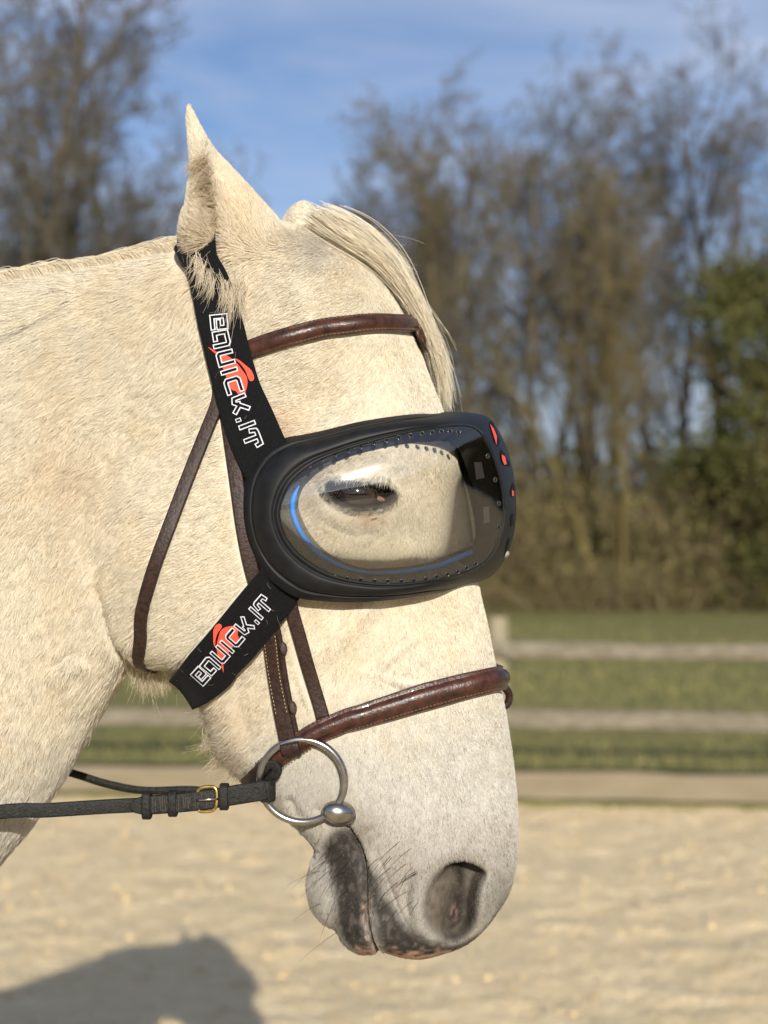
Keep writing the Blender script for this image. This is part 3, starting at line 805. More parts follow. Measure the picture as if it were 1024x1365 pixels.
def surface_nets(f, gu, gv, gw):
    s = f > 0
    nu, nv, nw = f.shape
    c = np.zeros((nu - 1, nv - 1, nw - 1), np.int8)
    for a in (0, 1):
        for b in (0, 1):
            for d in (0, 1):
                c += s[a:nu - 1 + a, b:nv - 1 + b, d:nw - 1 + d]
    act = (c > 0) & (c < 8)
    idx = np.full(act.shape, -1, np.int64)
    I = np.argwhere(act); idx[act] = np.arange(len(I))
    corner = np.array([(a, b, d) for a in (0, 1) for b in (0, 1) for d in (0, 1)])
    X = [gu, gv, gw]
    acc = np.zeros((len(I), 3)); cnt = np.zeros(len(I))
    cf = [f[I[:, 0] + q[0], I[:, 1] + q[1], I[:, 2] + q[2]] for q in corner]
    for i in range(8):
        for j in range(i + 1, 8):
            if np.abs(corner[i] - corner[j]).sum() != 1: continue
            m = (cf[i] > 0) != (cf[j] > 0)
            t = cf[i] / (cf[i] - cf[j] + 1e-12)
            for ax in range(3):
                pi = X[ax][I[:, ax] + corner[i][ax]]; pj = X[ax][I[:, ax] + corner[j][ax]]
                acc[m, ax] += (pi + (pj - pi) * t)[m]
            cnt[m] += 1
    P = acc / cnt[:, None]
    faces = []
    for ax in range(3):
        sl = [slice(1, -1)] * 3; a = list(sl); b = list(sl)
        a[ax] = slice(0, -1); b[ax] = slice(1, None)
        E = np.argwhere(s[tuple(a)] != s[tuple(b)])
        o = np.array([1, 1, 1]); o[ax] = 0; E = E + o
        p, q = [x for x in range(3) if x != ax]
        dp = np.zeros(3, int); dp[p] = 1; dq = np.zeros(3, int); dq[q] = 1
        quad = np.stack([idx[tuple((E - dp - dq).T)], idx[tuple((E - dq).T)], idx[tuple(E.T)], idx[tuple((E - dp).T)]], 1)
        first = s[tuple(E.T)]
        flip = first if ax != 1 else ~first
        quad[flip] = quad[flip][:, ::-1]
        faces.append(quad)
    return P, np.concatenate(faces)

def grad(P, fn=None, h=1.2):
    fn = fn or field
    g = np.zeros_like(P)
    for ax in range(3):
        d = np.zeros(3); d[ax] = h
        g[:, ax] = fn(*(P + d).T) - fn(*(P - d).T)
    return g / (2 * h)

def project(P, off=0.0, it=4, fn=None):
    """move points to the surface pushed out by off; returns points and outward normals"""
    fn = fn or field
    P = np.array(P, dtype=np.float64)
    for _ in range(it):
        g = grad(P, fn); n2 = (g ** 2).sum(1) + 0.05
        st = np.clip(fn(*P.T) / np.sqrt(n2), -14, 14)
        P -= g / np.sqrt(n2)[:, None] * st[:, None]
    g = grad(P, fn, 2.5); n = -g / (np.linalg.norm(g, axis=1)[:, None] + 1e-9)
    return P + n * np.asarray(off).reshape(-1, 1) if np.ndim(off) else P + n * off, n

gu = grid_axis(-2950, -60, 705, 740, 3.2, 34)
gv = np.unique(np.concatenate([grid_axis(120, 150, 1290, GROUND + 8, 3.6, 34)]))
gw = grid_axis(-520, -135, 170, 520, 4.4, 30)
F = full_field(gu[:, None, None], gv[None, :, None], gw[None, None, :]).astype(np.float32)
HP, HF = surface_nets(F, gu, gv, gw)
del F
near = (HP[:, 0] > -60)
for _ in range(3):
    g = grad(HP[near]); n2 = (g ** 2).sum(1) + 0.05
    HP[near] -= g / np.sqrt(n2)[:, None] * np.clip(field(*HP[near].T) / np.sqrt(n2), -5, 5)[:, None]

# ------------------------------------------------------------------ coat colour (own tones, plus shade painted into grooves and openings)
LIP_LOW = spline([(462,1086),(432,1112),(436,1150),(446,1180),(447,1215),(452,1240),(465,1258),(480,1272),(510,1282),(505,1252),(496,1222),(492,1180),(489,1135),(478,1100)], 60, True)
LIP_UP = spline([(489,1135),(510,1160),(530,1192),(552,1222),(590,1232),(625,1238),(650,1218),(672,1190),(690,1190),(650,1250),(600,1284),(540,1290),(508,1270),(496,1230),(491,1170)], 60, True)
C_low = poly_sdf(LIP_LOW, R.U, R.V); C_up = poly_sdf(LIP_UP, R.U, R.V)
MANE_LINE, _ = seg_dist(spline([(-70,522),(0,486),(60,450),(112,421)], 14))
def coat(P):
    u, v, w = P.T
    n1 = vnoise(P, 60, 1); n2 = vnoise(P, 22, 2); n3 = vnoise(P, 7, 3); n4 = vnoise(P * np.array([1, .35, 1]), 3.2, 4)
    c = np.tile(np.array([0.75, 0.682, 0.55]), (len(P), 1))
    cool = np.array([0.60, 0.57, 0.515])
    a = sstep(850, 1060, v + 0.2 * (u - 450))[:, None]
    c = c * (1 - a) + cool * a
    a = (0.55 * sstep(0.42, 0.85, 0.6 * n1 + 0.4 * n2))[:, None]                 # warm patches
    c = c * (1 - a) + c * np.array([0.97, 0.915, 0.825]) * a
    def spot(uu, vv, r, col, amt):
        nonlocal c
        a = (amt * np.exp(-((u - uu) / r[0]) ** 2 - ((v - vv) / r[1]) ** 2) * (w > -60))[:, None]
        c = c * (1 - a) + np.array(col) * a
    spot(125, 650, (55, 80), (0.66, 0.52, 0.36), 0.40)
    spot(280, 400, (60, 40), (0.70, 0.57, 0.40), 0.40)
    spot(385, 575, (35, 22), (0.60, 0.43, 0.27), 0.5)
    spot(320, 300, (70, 60), (0.74, 0.60, 0.42), 0.5)
    spot(330, 975, (26, 70), (0.52, 0.40, 0.26), 0.45)
    spot(430, 1050, (60, 50), (0.42, 0.385, 0.335), 0.6)
    spot(640, 1120, (60, 40), (0.40, 0.37, 0.32), 0.5)
    spot(560, 1110, (80, 60), (0.50, 0.46, 0.40), 0.40)
    spot(605, 1185, (90, 66), (0.25, 0.22, 0.18), 0.85)
    spot(424, 1180, (34, 60), (0.33, 0.305, 0.27), 0.75)
    spot(675, 1195, (30, 46), (0.22, 0.20, 0.17), 0.7)
    spot(520, 1150, (40, 60), (0.36, 0.32, 0.27), 0.6)
    spot(480, 1095, (26, 30), (0.22, 0.18, 0.14), 0.7)
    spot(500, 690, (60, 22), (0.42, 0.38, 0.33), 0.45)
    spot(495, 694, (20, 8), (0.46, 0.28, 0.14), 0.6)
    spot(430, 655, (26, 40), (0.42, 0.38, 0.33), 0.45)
    spot(288, 275, (9, 60), (0.30, 0.24, 0.18), 0.6)  # shadowed strip of the ear opening, painted into the coat
    spot(286, 350, (26, 20), (0.40, 0.29, 0.18), 0.35)
    spot(425, 345, (22, 30), (0.40, 0.36, 0.32), 0.5)
    c = c * (0.93 + 0.14 * n3)[:, None] * (0.96 + 0.08 * n4)[:, None]
    ln = R.at(MANE_LINE, u, v); c = c * (1 - 0.55 * (np.exp(-(ln / 2.2) ** 2) * (w > 0) * sstep(.3, .6, n3 + .25)))[:, None]  # groove at the mane edge: crease shade drawn as a dark line
    # bare dark skin
    skin = np.array([0.026, 0.022, 0.019]); pink = np.array([0.40, 0.235, 0.165])
    dl = R.at(C_low, u, v); du = R.at(C_up, u, v)
    nn = 0.5 * n2 + 0.3 * n3 + 0.2 * n4
    k_low = sstep(-8, 12, dl + 20 * (nn - 0.5)); k_up = sstep(-10, 14, du + 26 * (nn - 0.5))
    bare = np.maximum(k_low, k_up)
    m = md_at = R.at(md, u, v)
    pk = np.maximum(sstep(6, 2, m + 12 * (n3 - 0.5)) * sstep(1165, 1190, v) * (u < 506),
                    sstep(1246, 1264, v + 30 * (n3 - 0.5) - 0.10 * np.abs(u - 560)) * (u > 495))
    pk = np.maximum(pk, sstep(1246, 1268, v + 24 * (n3 - 0.5)) * (u <= 512)) * 0.85
    mott = sstep(0.60, 0.68, 0.5 * n3 + 0.5 * n4) * 0.25
    sk = skin * (0.6 + 0.9 * n3)[:, None]
    sk = sk * (1 - mott[:, None] * 0.5) + np.array([0.30, 0.25, 0.21]) * mott[:, None] * 0.5
    sk = sk * (1 - pk[:, None]) + pink * (0.75 + 0.5 * n4)[:, None] * pk[:, None]
    c = c * (1 - bare[:, None]) + sk * bare[:, None]
    c = c * (1 - 0.75 * np.exp(-(m / 2.2) ** 2) * sstep(1100, 1120, v) * (w > 0))[:, None]  # mouth slit darkened, its crease shade put into the colour
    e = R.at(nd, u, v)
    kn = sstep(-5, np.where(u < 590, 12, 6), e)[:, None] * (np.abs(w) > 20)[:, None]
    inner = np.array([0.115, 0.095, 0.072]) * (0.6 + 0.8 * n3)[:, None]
    inner = inner * (1 - 0.85 * np.exp(-((u - 612 - 0.05 * (v - 1160)) / 7) ** 2) * sstep(1205, 1175, v))[:, None]  # nostril depth: shade painted over the grey-brown skin, here and just below
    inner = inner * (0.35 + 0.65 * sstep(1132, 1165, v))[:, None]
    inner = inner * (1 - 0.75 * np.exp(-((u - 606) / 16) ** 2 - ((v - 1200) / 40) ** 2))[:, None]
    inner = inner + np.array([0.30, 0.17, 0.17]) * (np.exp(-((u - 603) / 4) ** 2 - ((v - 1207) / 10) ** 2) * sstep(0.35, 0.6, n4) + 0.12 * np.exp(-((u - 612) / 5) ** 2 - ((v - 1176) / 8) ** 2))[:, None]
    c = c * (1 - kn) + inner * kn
    ed_ = R.at(eye_d, u, v)
    ke = (sstep(np.where(v > 660, -9, -6), np.where(v > 660, -6, -3), ed_) * (np.abs(w) > 60))[:, None]
    c = c * (1 - ke) + np.array([0.018, 0.015, 0.014]) * ke
    bare = np.maximum.reduce([bare, sstep(4, 10, e) * (np.abs(w) > 20), ke[:, 0]])
    hoof = (v > GROUND - 150)[:, None]
    c = np.where(hoof, np.array([0.08, 0.06, 0.05]), c)
    return np.clip(c, 0.004, 0.9), bare

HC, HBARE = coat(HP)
HC = HC * (1 - 0.26 * (1 - HBARE))[:, None]          # hide darkened to match the self-shadowing of the fur
def coat_mat(name, rough, transl=0.0, bumps=True):
    m = bpy.data.materials.new(name); m.use_nodes = True
    nt = m.node_tree; b = nt.nodes["Principled BSDF"]; out = nt.nodes["Material Output"]
    at = nt.nodes.new("ShaderNodeAttribute"); at.attribute_name = "coat"
    nt.links.new(at.outputs['Color'], b.inputs['Base Color'])
    if bumps:                                   # pale flecks on the bare skin of the lips
        ab = nt.nodes.new("ShaderNodeAttribute"); ab.attribute_name = "bare"
        tc0 = nt.nodes.new("ShaderNodeTexCoord"); nf = nt.nodes.new("ShaderNodeTexNoise"); nf.inputs['Scale'].default_value = 330; nf.inputs['Detail'].default_value = 5; nf.inputs['Roughness'].default_value = .7
        rf = nt.nodes.new("ShaderNodeValToRGB"); rf.color_ramp.elements[0].position = .56; rf.color_ramp.elements[1].position = .64
        mf = nt.nodes.new("ShaderNodeMath"); mf.operation = 'MULTIPLY'; m2 = nt.nodes.new("ShaderNodeMath"); m2.operation = 'MULTIPLY'; m2.inputs[1].default_value = .12
        mxf = nt.nodes.new("ShaderNodeMixRGB"); mxf.inputs[2].default_value = (0.30, 0.245, 0.20, 1)
        nt.links.new(tc0.outputs['Object'], nf.inputs['Vector']); nt.links.new(nf.outputs[0], rf.inputs[0])
        nt.links.new(rf.outputs[0], mf.inputs[0]); nt.links.new(ab.outputs['Fac'], mf.inputs[1]); nt.links.new(mf.outputs[0], m2.inputs[0])
        nt.links.new(m2.outputs[0], mxf.inputs[0]); nt.links.new(at.outputs['Color'], mxf.inputs[1]); nt.links.new(mxf.outputs[0], b.inputs['Base Color'])
    b.inputs['Roughness'].default_value = rough
    b.inputs['Specular IOR Level'].default_value = 0.3
    if bumps:
        tc = nt.nodes.new("ShaderNodeTexCoord"); nz = nt.nodes.new("ShaderNodeTexNoise")
        nz.inputs['Scale'].default_value = 420; nz.inputs['Detail'].default_value = 4
        bp = nt.nodes.new("ShaderNodeBump"); bp.inputs['Strength'].default_value = 0.5; bp.inputs['Distance'].default_value = 0.0012
        nt.links.new(tc.outputs['Object'], nz.inputs['Vector']); nt.links.new(nz.outputs[0], bp.inputs['Height']); nt.links.new(bp.outputs[0], b.inputs['Normal'])
    if transl:
        tr = nt.nodes.new("ShaderNodeBsdfTranslucent"); mx = nt.nodes.new("ShaderNodeMixShader"); mx.inputs[0].default_value = transl
        nt.links.new(at.outputs['Color'], tr.inputs['Color'])
        nt.links.new(b.outputs[0], mx.inputs[1]); nt.links.new(tr.outputs[0], mx.inputs[2]); nt.links.new(mx.outputs[0], out.inputs[0])
    return m
M['hide'] = coat_mat("cream horse hide", 0.7)
M['fur'] = coat_mat("cream horse hair", 0.55, 0.30, False)

HORSE_AT = Vector(to_world(np.array([-1400.0, GROUND, 0.0])))
HORSE_AT.z = 0.0
me = bpy.data.meshes.new("horse")
vw = to_world(HP) - np.array(HORSE_AT)
me.vertices.add(len(vw)); me.vertices.foreach_set('co', vw.astype(np.float32).ravel())
me.loops.add(HF.size); me.loops.foreach_set('vertex_index', HF.astype(np.int32).ravel())
me.polygons.add(len(HF)); me.polygons.foreach_set('loop_start', np.arange(0, HF.size, 4, dtype=np.int32))
me.polygons.foreach_set('use_smooth', np.ones(len(HF), bool))
me.update(calc_edges=True); me.validate()
bat = me.attributes.new("bare", 'FLOAT', 'POINT')
bat.data.foreach_set('value', (HBARE * sstep(1070, 1100, HP[:, 1])).astype(np.float32))
att = me.attributes.new("coat", 'FLOAT_COLOR', 'POINT')
att.data.foreach_set('color', np.concatenate([HC, np.ones((len(HC), 1))], 1).astype(np.float32).ravel())
me.materials.append(M['hide'])
horse = bpy.data.objects.new("horse", me)
COL.objects.link(horse)
horse.location = HORSE_AT
tag(horse, "cream white horse facing right in bridle and goggles, ears up", "horse")
print("horse faces", len(HF), "bbox", HP.min(0), HP.max(0))

# search tree of the near half for sight-line projection (model pixels)
BV = BVHTree.FromPolygons([tuple(p) for p in HP], [tuple(int(i) for i in q) for q in HF[(HP[HF[:, 0], 0] > -80)]])
EYE = np.array([512.0, 740.0, F_PX])       # camera centre in model pixels
def cast(u, v, bvh=None, default=None):
    d = Vector((u - 512, v - 740, -F_PX)).normalized()
    h = (bvh or BV).ray_cast(Vector(EYE), d)
    if h[0] is None: return default
    return np.array(h[0])
def cast_path(pts, bvh=None):
    out = []
    for u, v in pts:
        h = cast(u, v, bvh)
        out.append(h if h is not None else view(u, v, 20))
    return np.array(out)
# ================================================================== TACK
TACK = []            # (verts, faces) in model pixels, to keep the coat from growing through
def tack_obj(name, V, Fc, m, parent, block=True, smooth=True):
    V = np.asarray(V)
    if block: TACK.append((V, Fc))
    return mesh_obj(name, to_world(V), Fc, m, parent, smooth=smooth)

def frames(P, N):
    T = np.gradient(P, axis=0); T /= np.linalg.norm(T, axis=1)[:, None] + 1e-9
    N = N - (N * T).sum(1)[:, None] * T; N /= np.linalg.norm(N, axis=1)[:, None] + 1e-9
    return T, N, np.cross(T, N)

def smooth_rows(A, n=2, it=3):
    for _ in range(it):
        Q = A.copy(); Q[1:-1] = (A[:-2] + 2 * A[1:-1] + A[2:]) / 4; A = Q
    return A

def sweep(P, N, profile, width=1.0, closed=False, cap=True, hs=1.0):
    """profile: closed loop of (across, height)"""
    T, N, Bn = frames(P, N)
    W = np.broadcast_to(np.asarray(width, float), (len(P),))
    pr = np.asarray(profile, float); m = len(pr); n = len(P)
    V = (P[:, None, :] + Bn[:, None, :] * (pr[None, :, 0] * W[:, None])[..., None] + N[:, None, :] * (pr[None, :, 1] * np.broadcast_to(np.asarray(hs, float), (n,))[:, None])[..., None]).reshape(-1, 3)
    Fc = []
    for i in range(n if closed else n - 1):
        a, b = i * m, ((i + 1) % n) * m
        for j in range(m):
            k = (j + 1) % m
            Fc.append((a + j, a + k, b + k, b + j))
    if cap and not closed:
        Fc.append(tuple(range(m))); Fc.append(tuple((n - 1) * m + j for j in range(m)))
    return V, Fc

def flat_profile(w, t):
    h = w / 2
    return [(-h, 0), (-h, t * .6), (-h + 1.0, t * .95), (-h + 2.2, t), (h - 2.2, t), (h - 1.0, t * .95), (h, t * .6), (h, 0)]
def padded_profile(w, t):
    h = w / 2
    return [(-h, 0), (-h, t * .35), (-h + 1, t * .48), (-h * .72, t * .45), (-h * .62, t * .55), (-h * .5, t * .82), (-h * .25, t * .98), (0, t), (h * .25, t * .98), (h * .5, t * .82), (h * .62, t * .55), (h * .72, t * .45), (h - 1, t * .48), (h, t * .35), (h, 0)]

def loop_path(photo, mid=(), n=60, off=4.0, mirror=True, head=(), smooth=2):
    """photo points on the near side, model points across the middle, then the mirrored far side"""
    A = [h for h in head] + list(cast_path(photo)) + [np.array(q, float) for q in mid]
    A = np.array(A)
    if mirror:
        Fp = A.copy(); Fp[:, 2] *= -1
        A = np.concatenate([A, Fp[::-1]])
        keep = [0] + [i for i in range(1, len(A)) if np.linalg.norm(A[i] - A[i - 1]) > 4]
        A = A[keep]
    P = spline(A, n)
    P, N = project(P, off)
    P = smooth_rows(P, it=smooth); N = smooth_rows(N, it=4)
    N /= np.linalg.norm(N, axis=1)[:, None]
    return P, N

def stitches(name, P, N, across, h, parent, step=6.0, ln=4.0, m=None, width=1.0):
    T, N2, Bn = frames(P, N)
    s = np.concatenate([[0], np.cumsum(np.linalg.norm(np.diff(P, axis=0), axis=1))])
    V, Fc = [], []
    for q in np.arange(2, s[-1] - ln, step):
        a = [np.array([np.interp(x, s, Q[:, i]) for i in range(3)]) for x in (q, q + ln) for Q in (P, N2, Bn)]
        for x in across:
            p0 = a[0] + a[2] * x + a[1] * h; p1 = a[3] + a[5] * x + a[4] * h
            b = a[2] * 0.75; up = a[1] * 0.9; k = len(V)
            V += [p0 - b, p0 + b, p1 + b, p1 - b, p0 * .75 + p1 * .25 + up, p0 * .25 + p1 * .75 + up]
            Fc += [(k, k + 1, k + 4), (k + 1, k + 2, k + 5, k + 4), (k + 2, k + 3, k + 5), (k + 3, k, k + 4, k + 5)]
    return tack_obj(name, V, Fc, m or M['thread'], parent, block=False, smooth=False)

def tube(P, r, seg=10, closed=False):
    P = np.asarray(P, float); n = len(P)
    T = (np.roll(P, -1, 0) - np.roll(P, 1, 0)) if closed else np.gradient(P, axis=0)
    T /= np.linalg.norm(T, axis=1)[:, None]
    ref = np.array([0.31, 0.17, 0.93])
    if abs((T * ref).sum(1)).max() > 0.95: ref = np.array([0.2, 0.95, 0.1])
    A = np.cross(T, ref); A /= np.linalg.norm(A, axis=1)[:, None]; Bn = np.cross(T, A)
    r = np.broadcast_to(np.asarray(r, float), (n,))
    a = np.arange(seg) / seg * 2 * np.pi
    V = (P[:, None] + r[:, None, None] * (A[:, None] * np.cos(a)[None, :, None] + Bn[:, None] * np.sin(a)[None, :, None])).reshape(-1, 3)
    Fc = []
    for i in range(n if closed else n - 1):
        for j in range(seg):
            k = (j + 1) % seg; p = i * seg; q = ((i + 1) % n) * seg
            Fc.append((p + j, p + k, q + k, q + j))
    if not closed:
        Fc += [tuple(range(seg)), tuple((n - 1) * seg + j for j in range(seg))]
    return V, Fc

def ellipsoid(c, r, nu=20, nv=12, rot=None):
    V, Fc = [], []
    for i in range(nv + 1):
        ph = math.pi * i / nv
        for j in range(nu):
            th = 2 * math.pi * j / nu
            V.append((r[0] * math.cos(ph), r[1] * math.sin(ph) * math.cos(th), r[2] * math.sin(ph) * math.sin(th)))
    V = np.array(V)
    if rot is not None: V = V @ np.array(rot).T
    V = V + np.array(c)
    for i in range(nv):
        for j in range(nu):
            k = (j + 1) % nu
            Fc.append((i * nu + j, i * nu + k, (i + 1) * nu + k, (i + 1) * nu + j))
    return V, Fc

# ------------------------------------------------------------------ bridle
bridle = empty("leather_bridle", Vector(to_world(np.array([290.0, 330.0, 0.0]))))
tag(bridle, "brown leather bridle buckled on the white horse's head", "bridle")

P, N = loop_path([(327,470),(350,461),(385,450),(420,441),(458,436),(497,433),(530,434),(548,437)], [(563,452,38),(568,459,0)], 90, 5)
V, Fc = sweep(P, N, padded_profile(24, 10), hs=np.interp(np.linspace(0, 1, 90), [0, .07, .93, 1], [.3, 1, 1, .3]))
bb = tack_obj("browband", V, Fc, M['leather_red'], bridle)
stitches("stitching", P[8:-8], N[8:-8], (-10, 10), 4.7, bb, m=M["thread_dark"], step=5, ln=3)

P, N = loop_path([(352,1024),(378,1003),(403,986),(425,973),(470,957),(513,944),(560,929),(595,920),(630,911),(656,905)], [(672,901,34),(678,900,0)], 110, 5)
W = np.interp(np.linspace(0, 1, 110), [0, .12, .3, .5, .7, .88, 1], [.7, .85, 1.08, .92, 1.08, .85, .7])
V, Fc = sweep(P, N, padded_profile(32, 12), W)
nb = tack_obj("noseband", V, Fc, M['leather_red'], bridle)
stitches("stitching", P, N, (-13.2, 13.2), 5.4, nb, m=M["thread_dark"], step=5, ln=3)
P, N = loop_path([(356,1020),(344,1030)], [(332,1040,30),(330,1042,0)], 40, 6)
V, Fc = sweep(P, N, flat_profile(20, 6)); tack_obj("chin_strap", V, Fc, M['leather'], bridle)

# throat lash
P, N = loop_path([(280,430),(287,480),(294,528),(281,565),(262,612),(245,655),(226,705),(207,757),(196,795),(189,828),(190,852)],
                 [(198,884,64),(204,892,30),(206,893,0)], 120, 4)
V, Fc = sweep(P, N, flat_profile(17, 5)); tack_obj("throatlatch", V, Fc, M['leather'], bridle)

# crown and upper cheek straps
P, N = loop_path([(286,440),(281,405),(276,378)], [(262,335,60),(272,322,30),(276,320,0)], 50, 4)
V, Fc = sweep(P, N, flat_profile(22, 5)); tack_obj("crownpiece", V, Fc, M['leather'], bridle)
for sgn in (1, -1):
    def side(P, N):
        P = P.copy(); N = N.copy(); P[:, 2] *= sgn; N[:, 2] *= sgn
        return P, N
    P, N = side(*loop_path([(296,500),(303,545),(311,600),(317,645),(323,695),(331,740),(340,775),(352,808),(361,838)], n=40, off=4, mirror=False))
    V, Fc = sweep(P, N, flat_profile(18, 5)); ck = tack_obj("upper_cheekpiece", V, Fc, M['leather'], bridle)
    P, N = side(*loop_path([(380,770),(389,812),(400,850),(414,900),(431,958)], n=36, off=4, mirror=False))
    V, Fc = sweep(P, N, flat_profile(17, 5)); tack_obj("noseband_strap", V, Fc, M['leather'], bridle)
    # lower cheekpiece: doubled strap with keepers, looped round the bit ring
    P, N = side(*loop_path([(358,829),(363,846),(371,890),(380,945),(388,984),(390,994)], n=40, off=3, mirror=False))
    V, Fc = sweep(P, N, flat_profile(25, 5)); ck = tack_obj("cheekpiece", V, Fc, M['leather'], bridle)
    T, N2, Bn = frames(P, N)
    P2 = P + N * 4.2 - Bn * (2.5 * sgn)
    V, Fc = sweep(P2, N, flat_profile(19, 5), np.linspace(.95, 1.15, len(P))); tack_obj("front_layer", V, Fc, M['leather'], ck)
    stitches("stitching", P2[3:30], N[3:30], (-7.2, 7.2), 4.6, ck, step=5, ln=3.2)
    for u_, v_ in ((377, 860), (392, 940)):
        c = cast(u_, v_); c = c * np.array([1, 1, sgn])
        i = int(np.argmin(np.linalg.norm(P - c, axis=1)))
        c = P[i] + Bn[i] * (13 if (Bn[i][0] > 0) else -13) + N[i] * 6
        ln = T[i] * 8
        V, Fc = ellipsoid(c, (9, 5, 6), 14, 8, np.stack([T[i], Bn[i], N[i]], 1))
        tack_obj("keeper", V, Fc, M['leather_edge'], ck)
    # loop round the ring
    c = P[-1] + N[-1] * 6
    ang = np.linspace(-0.6, math.pi + 0.9, 16)
    Lp = np.array([c + N2[-1] * (math.cos(a) * 9) * 1.0 + T[-1] * (math.sin(a) * 10 - 2) for a in ang])
    Ln = np.array([N2[-1] * math.cos(a) + T[-1] * math.sin(a) for a in ang])
    V, Fc = sweep(Lp, Ln, flat_profile(24, 4)); tack_obj("ring_loop", V, Fc, M['leather'], ck)
    # buckled end of the noseband behind the ring
    P, N = side(*loop_path([(345,1036),(354,1022),(366,1012),(374,1022),(362,1034)], n=24, off=12, mirror=False))
    V, Fc = sweep(P, N, flat_profile(13, 7)); tack_obj("noseband_end", V, Fc, M['leather_black'], bridle)
# loop that hangs in front of the nose on the far side
P = spline([(668,915,-20),(676,920,-32),(682,930,-38),(680,942,-40),(672,946,-40),(668,936,-38)], 24)
V, Fc = tube(P, 5.5, 8); tack_obj("noseband_loop", V, Fc, M['leather'], bridle)

# ------------------------------------------------------------------ bit
ring_c = cast(403, 1041) + np.array([0, 0, 17.0])
ring_c = view(403, 1041, ring_c[2])
bit = empty("snaffle_bit", Vector(to_world(ring_c * np.array([1, 1, 0]))))
tag(bit, "loose ring steel snaffle bit at the corner of the horse's mouth", "bit")
brl = cast(452, 1084)
BZ = max(brl[2] + 9, ring_c[2] - 4)
for sgn in (1, -1):
    a = np.linspace(0, 2 * np.pi, 72, endpoint=False)
    tl = 0.10
    P = np.stack([ring_c[0] + 54 * np.cos(a), ring_c[1] + 53 * np.sin(a), ring_c[2] + 54 * np.cos(a) * tl * 0.6 - 53 * np.sin(a) * tl], 1)
    P[:, 2] *= sgn
    V, Fc = tube(P, 4.7, 14, True); tack_obj("ring", V, Fc, M['steel'], bit, block=False)
    c = view(452, 1083, BZ); c[2] *= sgn
    V, Fc = ellipsoid(c, (22, 15.5, 15), 28, 18, [[0.96, 0.2, 0], [0.2, -0.96, 0], [-0.12, 0, 1]])
    tack_obj("bit_cheek", V, Fc, M['steel'], bit, block=False)
V, Fc = tube(spline([view(464, 1088, BZ) * np.array([1, 1, 1]), (468, 1085, 50), (462, 1080, 0), (468, 1085, -50), view(464, 1088, BZ) * np.array([1, 1, -1])], 30), np.interp(np.linspace(0, 1, 30), [0, .4, .5, .6, 1], [10, 7, 8, 7, 10]), 12)
tack_obj("mouthpiece", V, Fc, M['steel'], bit, block=False)

# ------------------------------------------------------------------ reins
def rein(label, pts, far=False):
    A = np.array([view(u, v, w) if u > -40 else (u, v, w) for u, v, w in pts])
    root = empty("rein", Vector(to_world(A[0])))
    tag(root, label, "rein")
    P = spline(A, 130)
    T = np.gradient(P, axis=0); T /= np.linalg.norm(T, axis=1)[:, None]
    N = np.tile(np.array([0.0, 0.0, -1.0 if far else 1.0]), (len(P), 1))
    V, Fc = sweep(P, N, flat_profile(18 if not far else 11, 4)); st = tack_obj("strap", V, Fc, M['leather_black'], root, block=False)
    return root, P, N
RZ = ring_c[2]
near_rein, P, N = rein("near black leather rein with brass buckle, running left from the bit ring",
    [(356,1052,RZ+6),(330,1056,RZ+6),(300,1061,RZ+8),(260,1067,RZ+10),(200,1072,RZ+14),(140,1075,RZ+20),(60,1080,RZ+34),(0,1082,RZ+44),(-150,1070,200),(-420,1010,225),(-800,860,150),(-930,815,60)])
s = np.concatenate([[0], np.cumsum(np.linalg.norm(np.diff(P, axis=0), axis=1))])
def at_u(u):
    i = int(np.argmin(np.abs(512 + (P[:, 0] - 512) / (1 - P[:, 2] / F_PX) - u))); return i
# folded-back billet: the doubled end between ring and point
i0, i1 = 0, at_u(178)
Q = spline(P[i0:i1 + 1], 60)
Qn = np.tile(np.array([0, 0, 1.0]), (60, 1))
wv = np.interp(np.linspace(0, 1, 60), [0, .3, .36, .9, .97, 1], [1.32, 1.3, 1.3, 1.25, .9, .2])
V, Fc = sweep(Q + np.array([0, 0, 5.0]), Qn, flat_profile(19, 4.5), wv); tack_obj("billet", V, Fc, M['leather_black'], near_rein, block=False)
a = np.linspace(-1.9, 1.9, 14)
Lp = np.array([view(353, 1053.5, RZ) + np.array([math.cos(x) * 10, 0, math.sin(x) * 10]) for x in a]); Ln = np.array([[math.cos(x), 0, math.sin(x)] for x in a])
V, Fc = sweep(Lp, Ln, flat_profile(27, 4)); tack_obj("ring_loop", V, Fc, M['leather_black'], near_rein, block=False)
for u_, hh in ((193, 30), (226, 28), (302, 28)):
    c = P[at_u(u_)]; x = np.linspace(0, 2 * np.pi, 20, endpoint=False)
    Kp = np.array([c + np.array([0, math.copysign(abs(math.cos(t)) ** .6, math.cos(t)) * hh / 2, 5 + math.copysign(abs(math.sin(t)) ** .6, math.sin(t)) * 9]) for t in x])
    Kn = np.array([[0, math.cos(t), math.sin(t)] for t in x])
    V, Fc = sweep(Kp, Kn, flat_profile(11, 3), closed=True); tack_obj("keeper", V, Fc, M['leather_black'], near_rein, block=False)
c = P[at_u(277)] + np.array([0, -1, 9.0])
x = np.linspace(0, 2 * np.pi, 40, endpoint=False)
sq = lambda q, p: np.sign(q) * np.abs(q) ** p
Bp = np.stack([c[0] + 13 * sq(np.cos(x), .6), c[1] + 15.5 * sq(np.sin(x), .6) - 0.18 * 13 * np.cos(x), c[2] + 2.5 * np.cos(x)], 1)
V, Fc = tube(Bp, 2.3, 10, True); bk = tack_obj("buckle", V, Fc, M['brass'], near_rein, block=False)
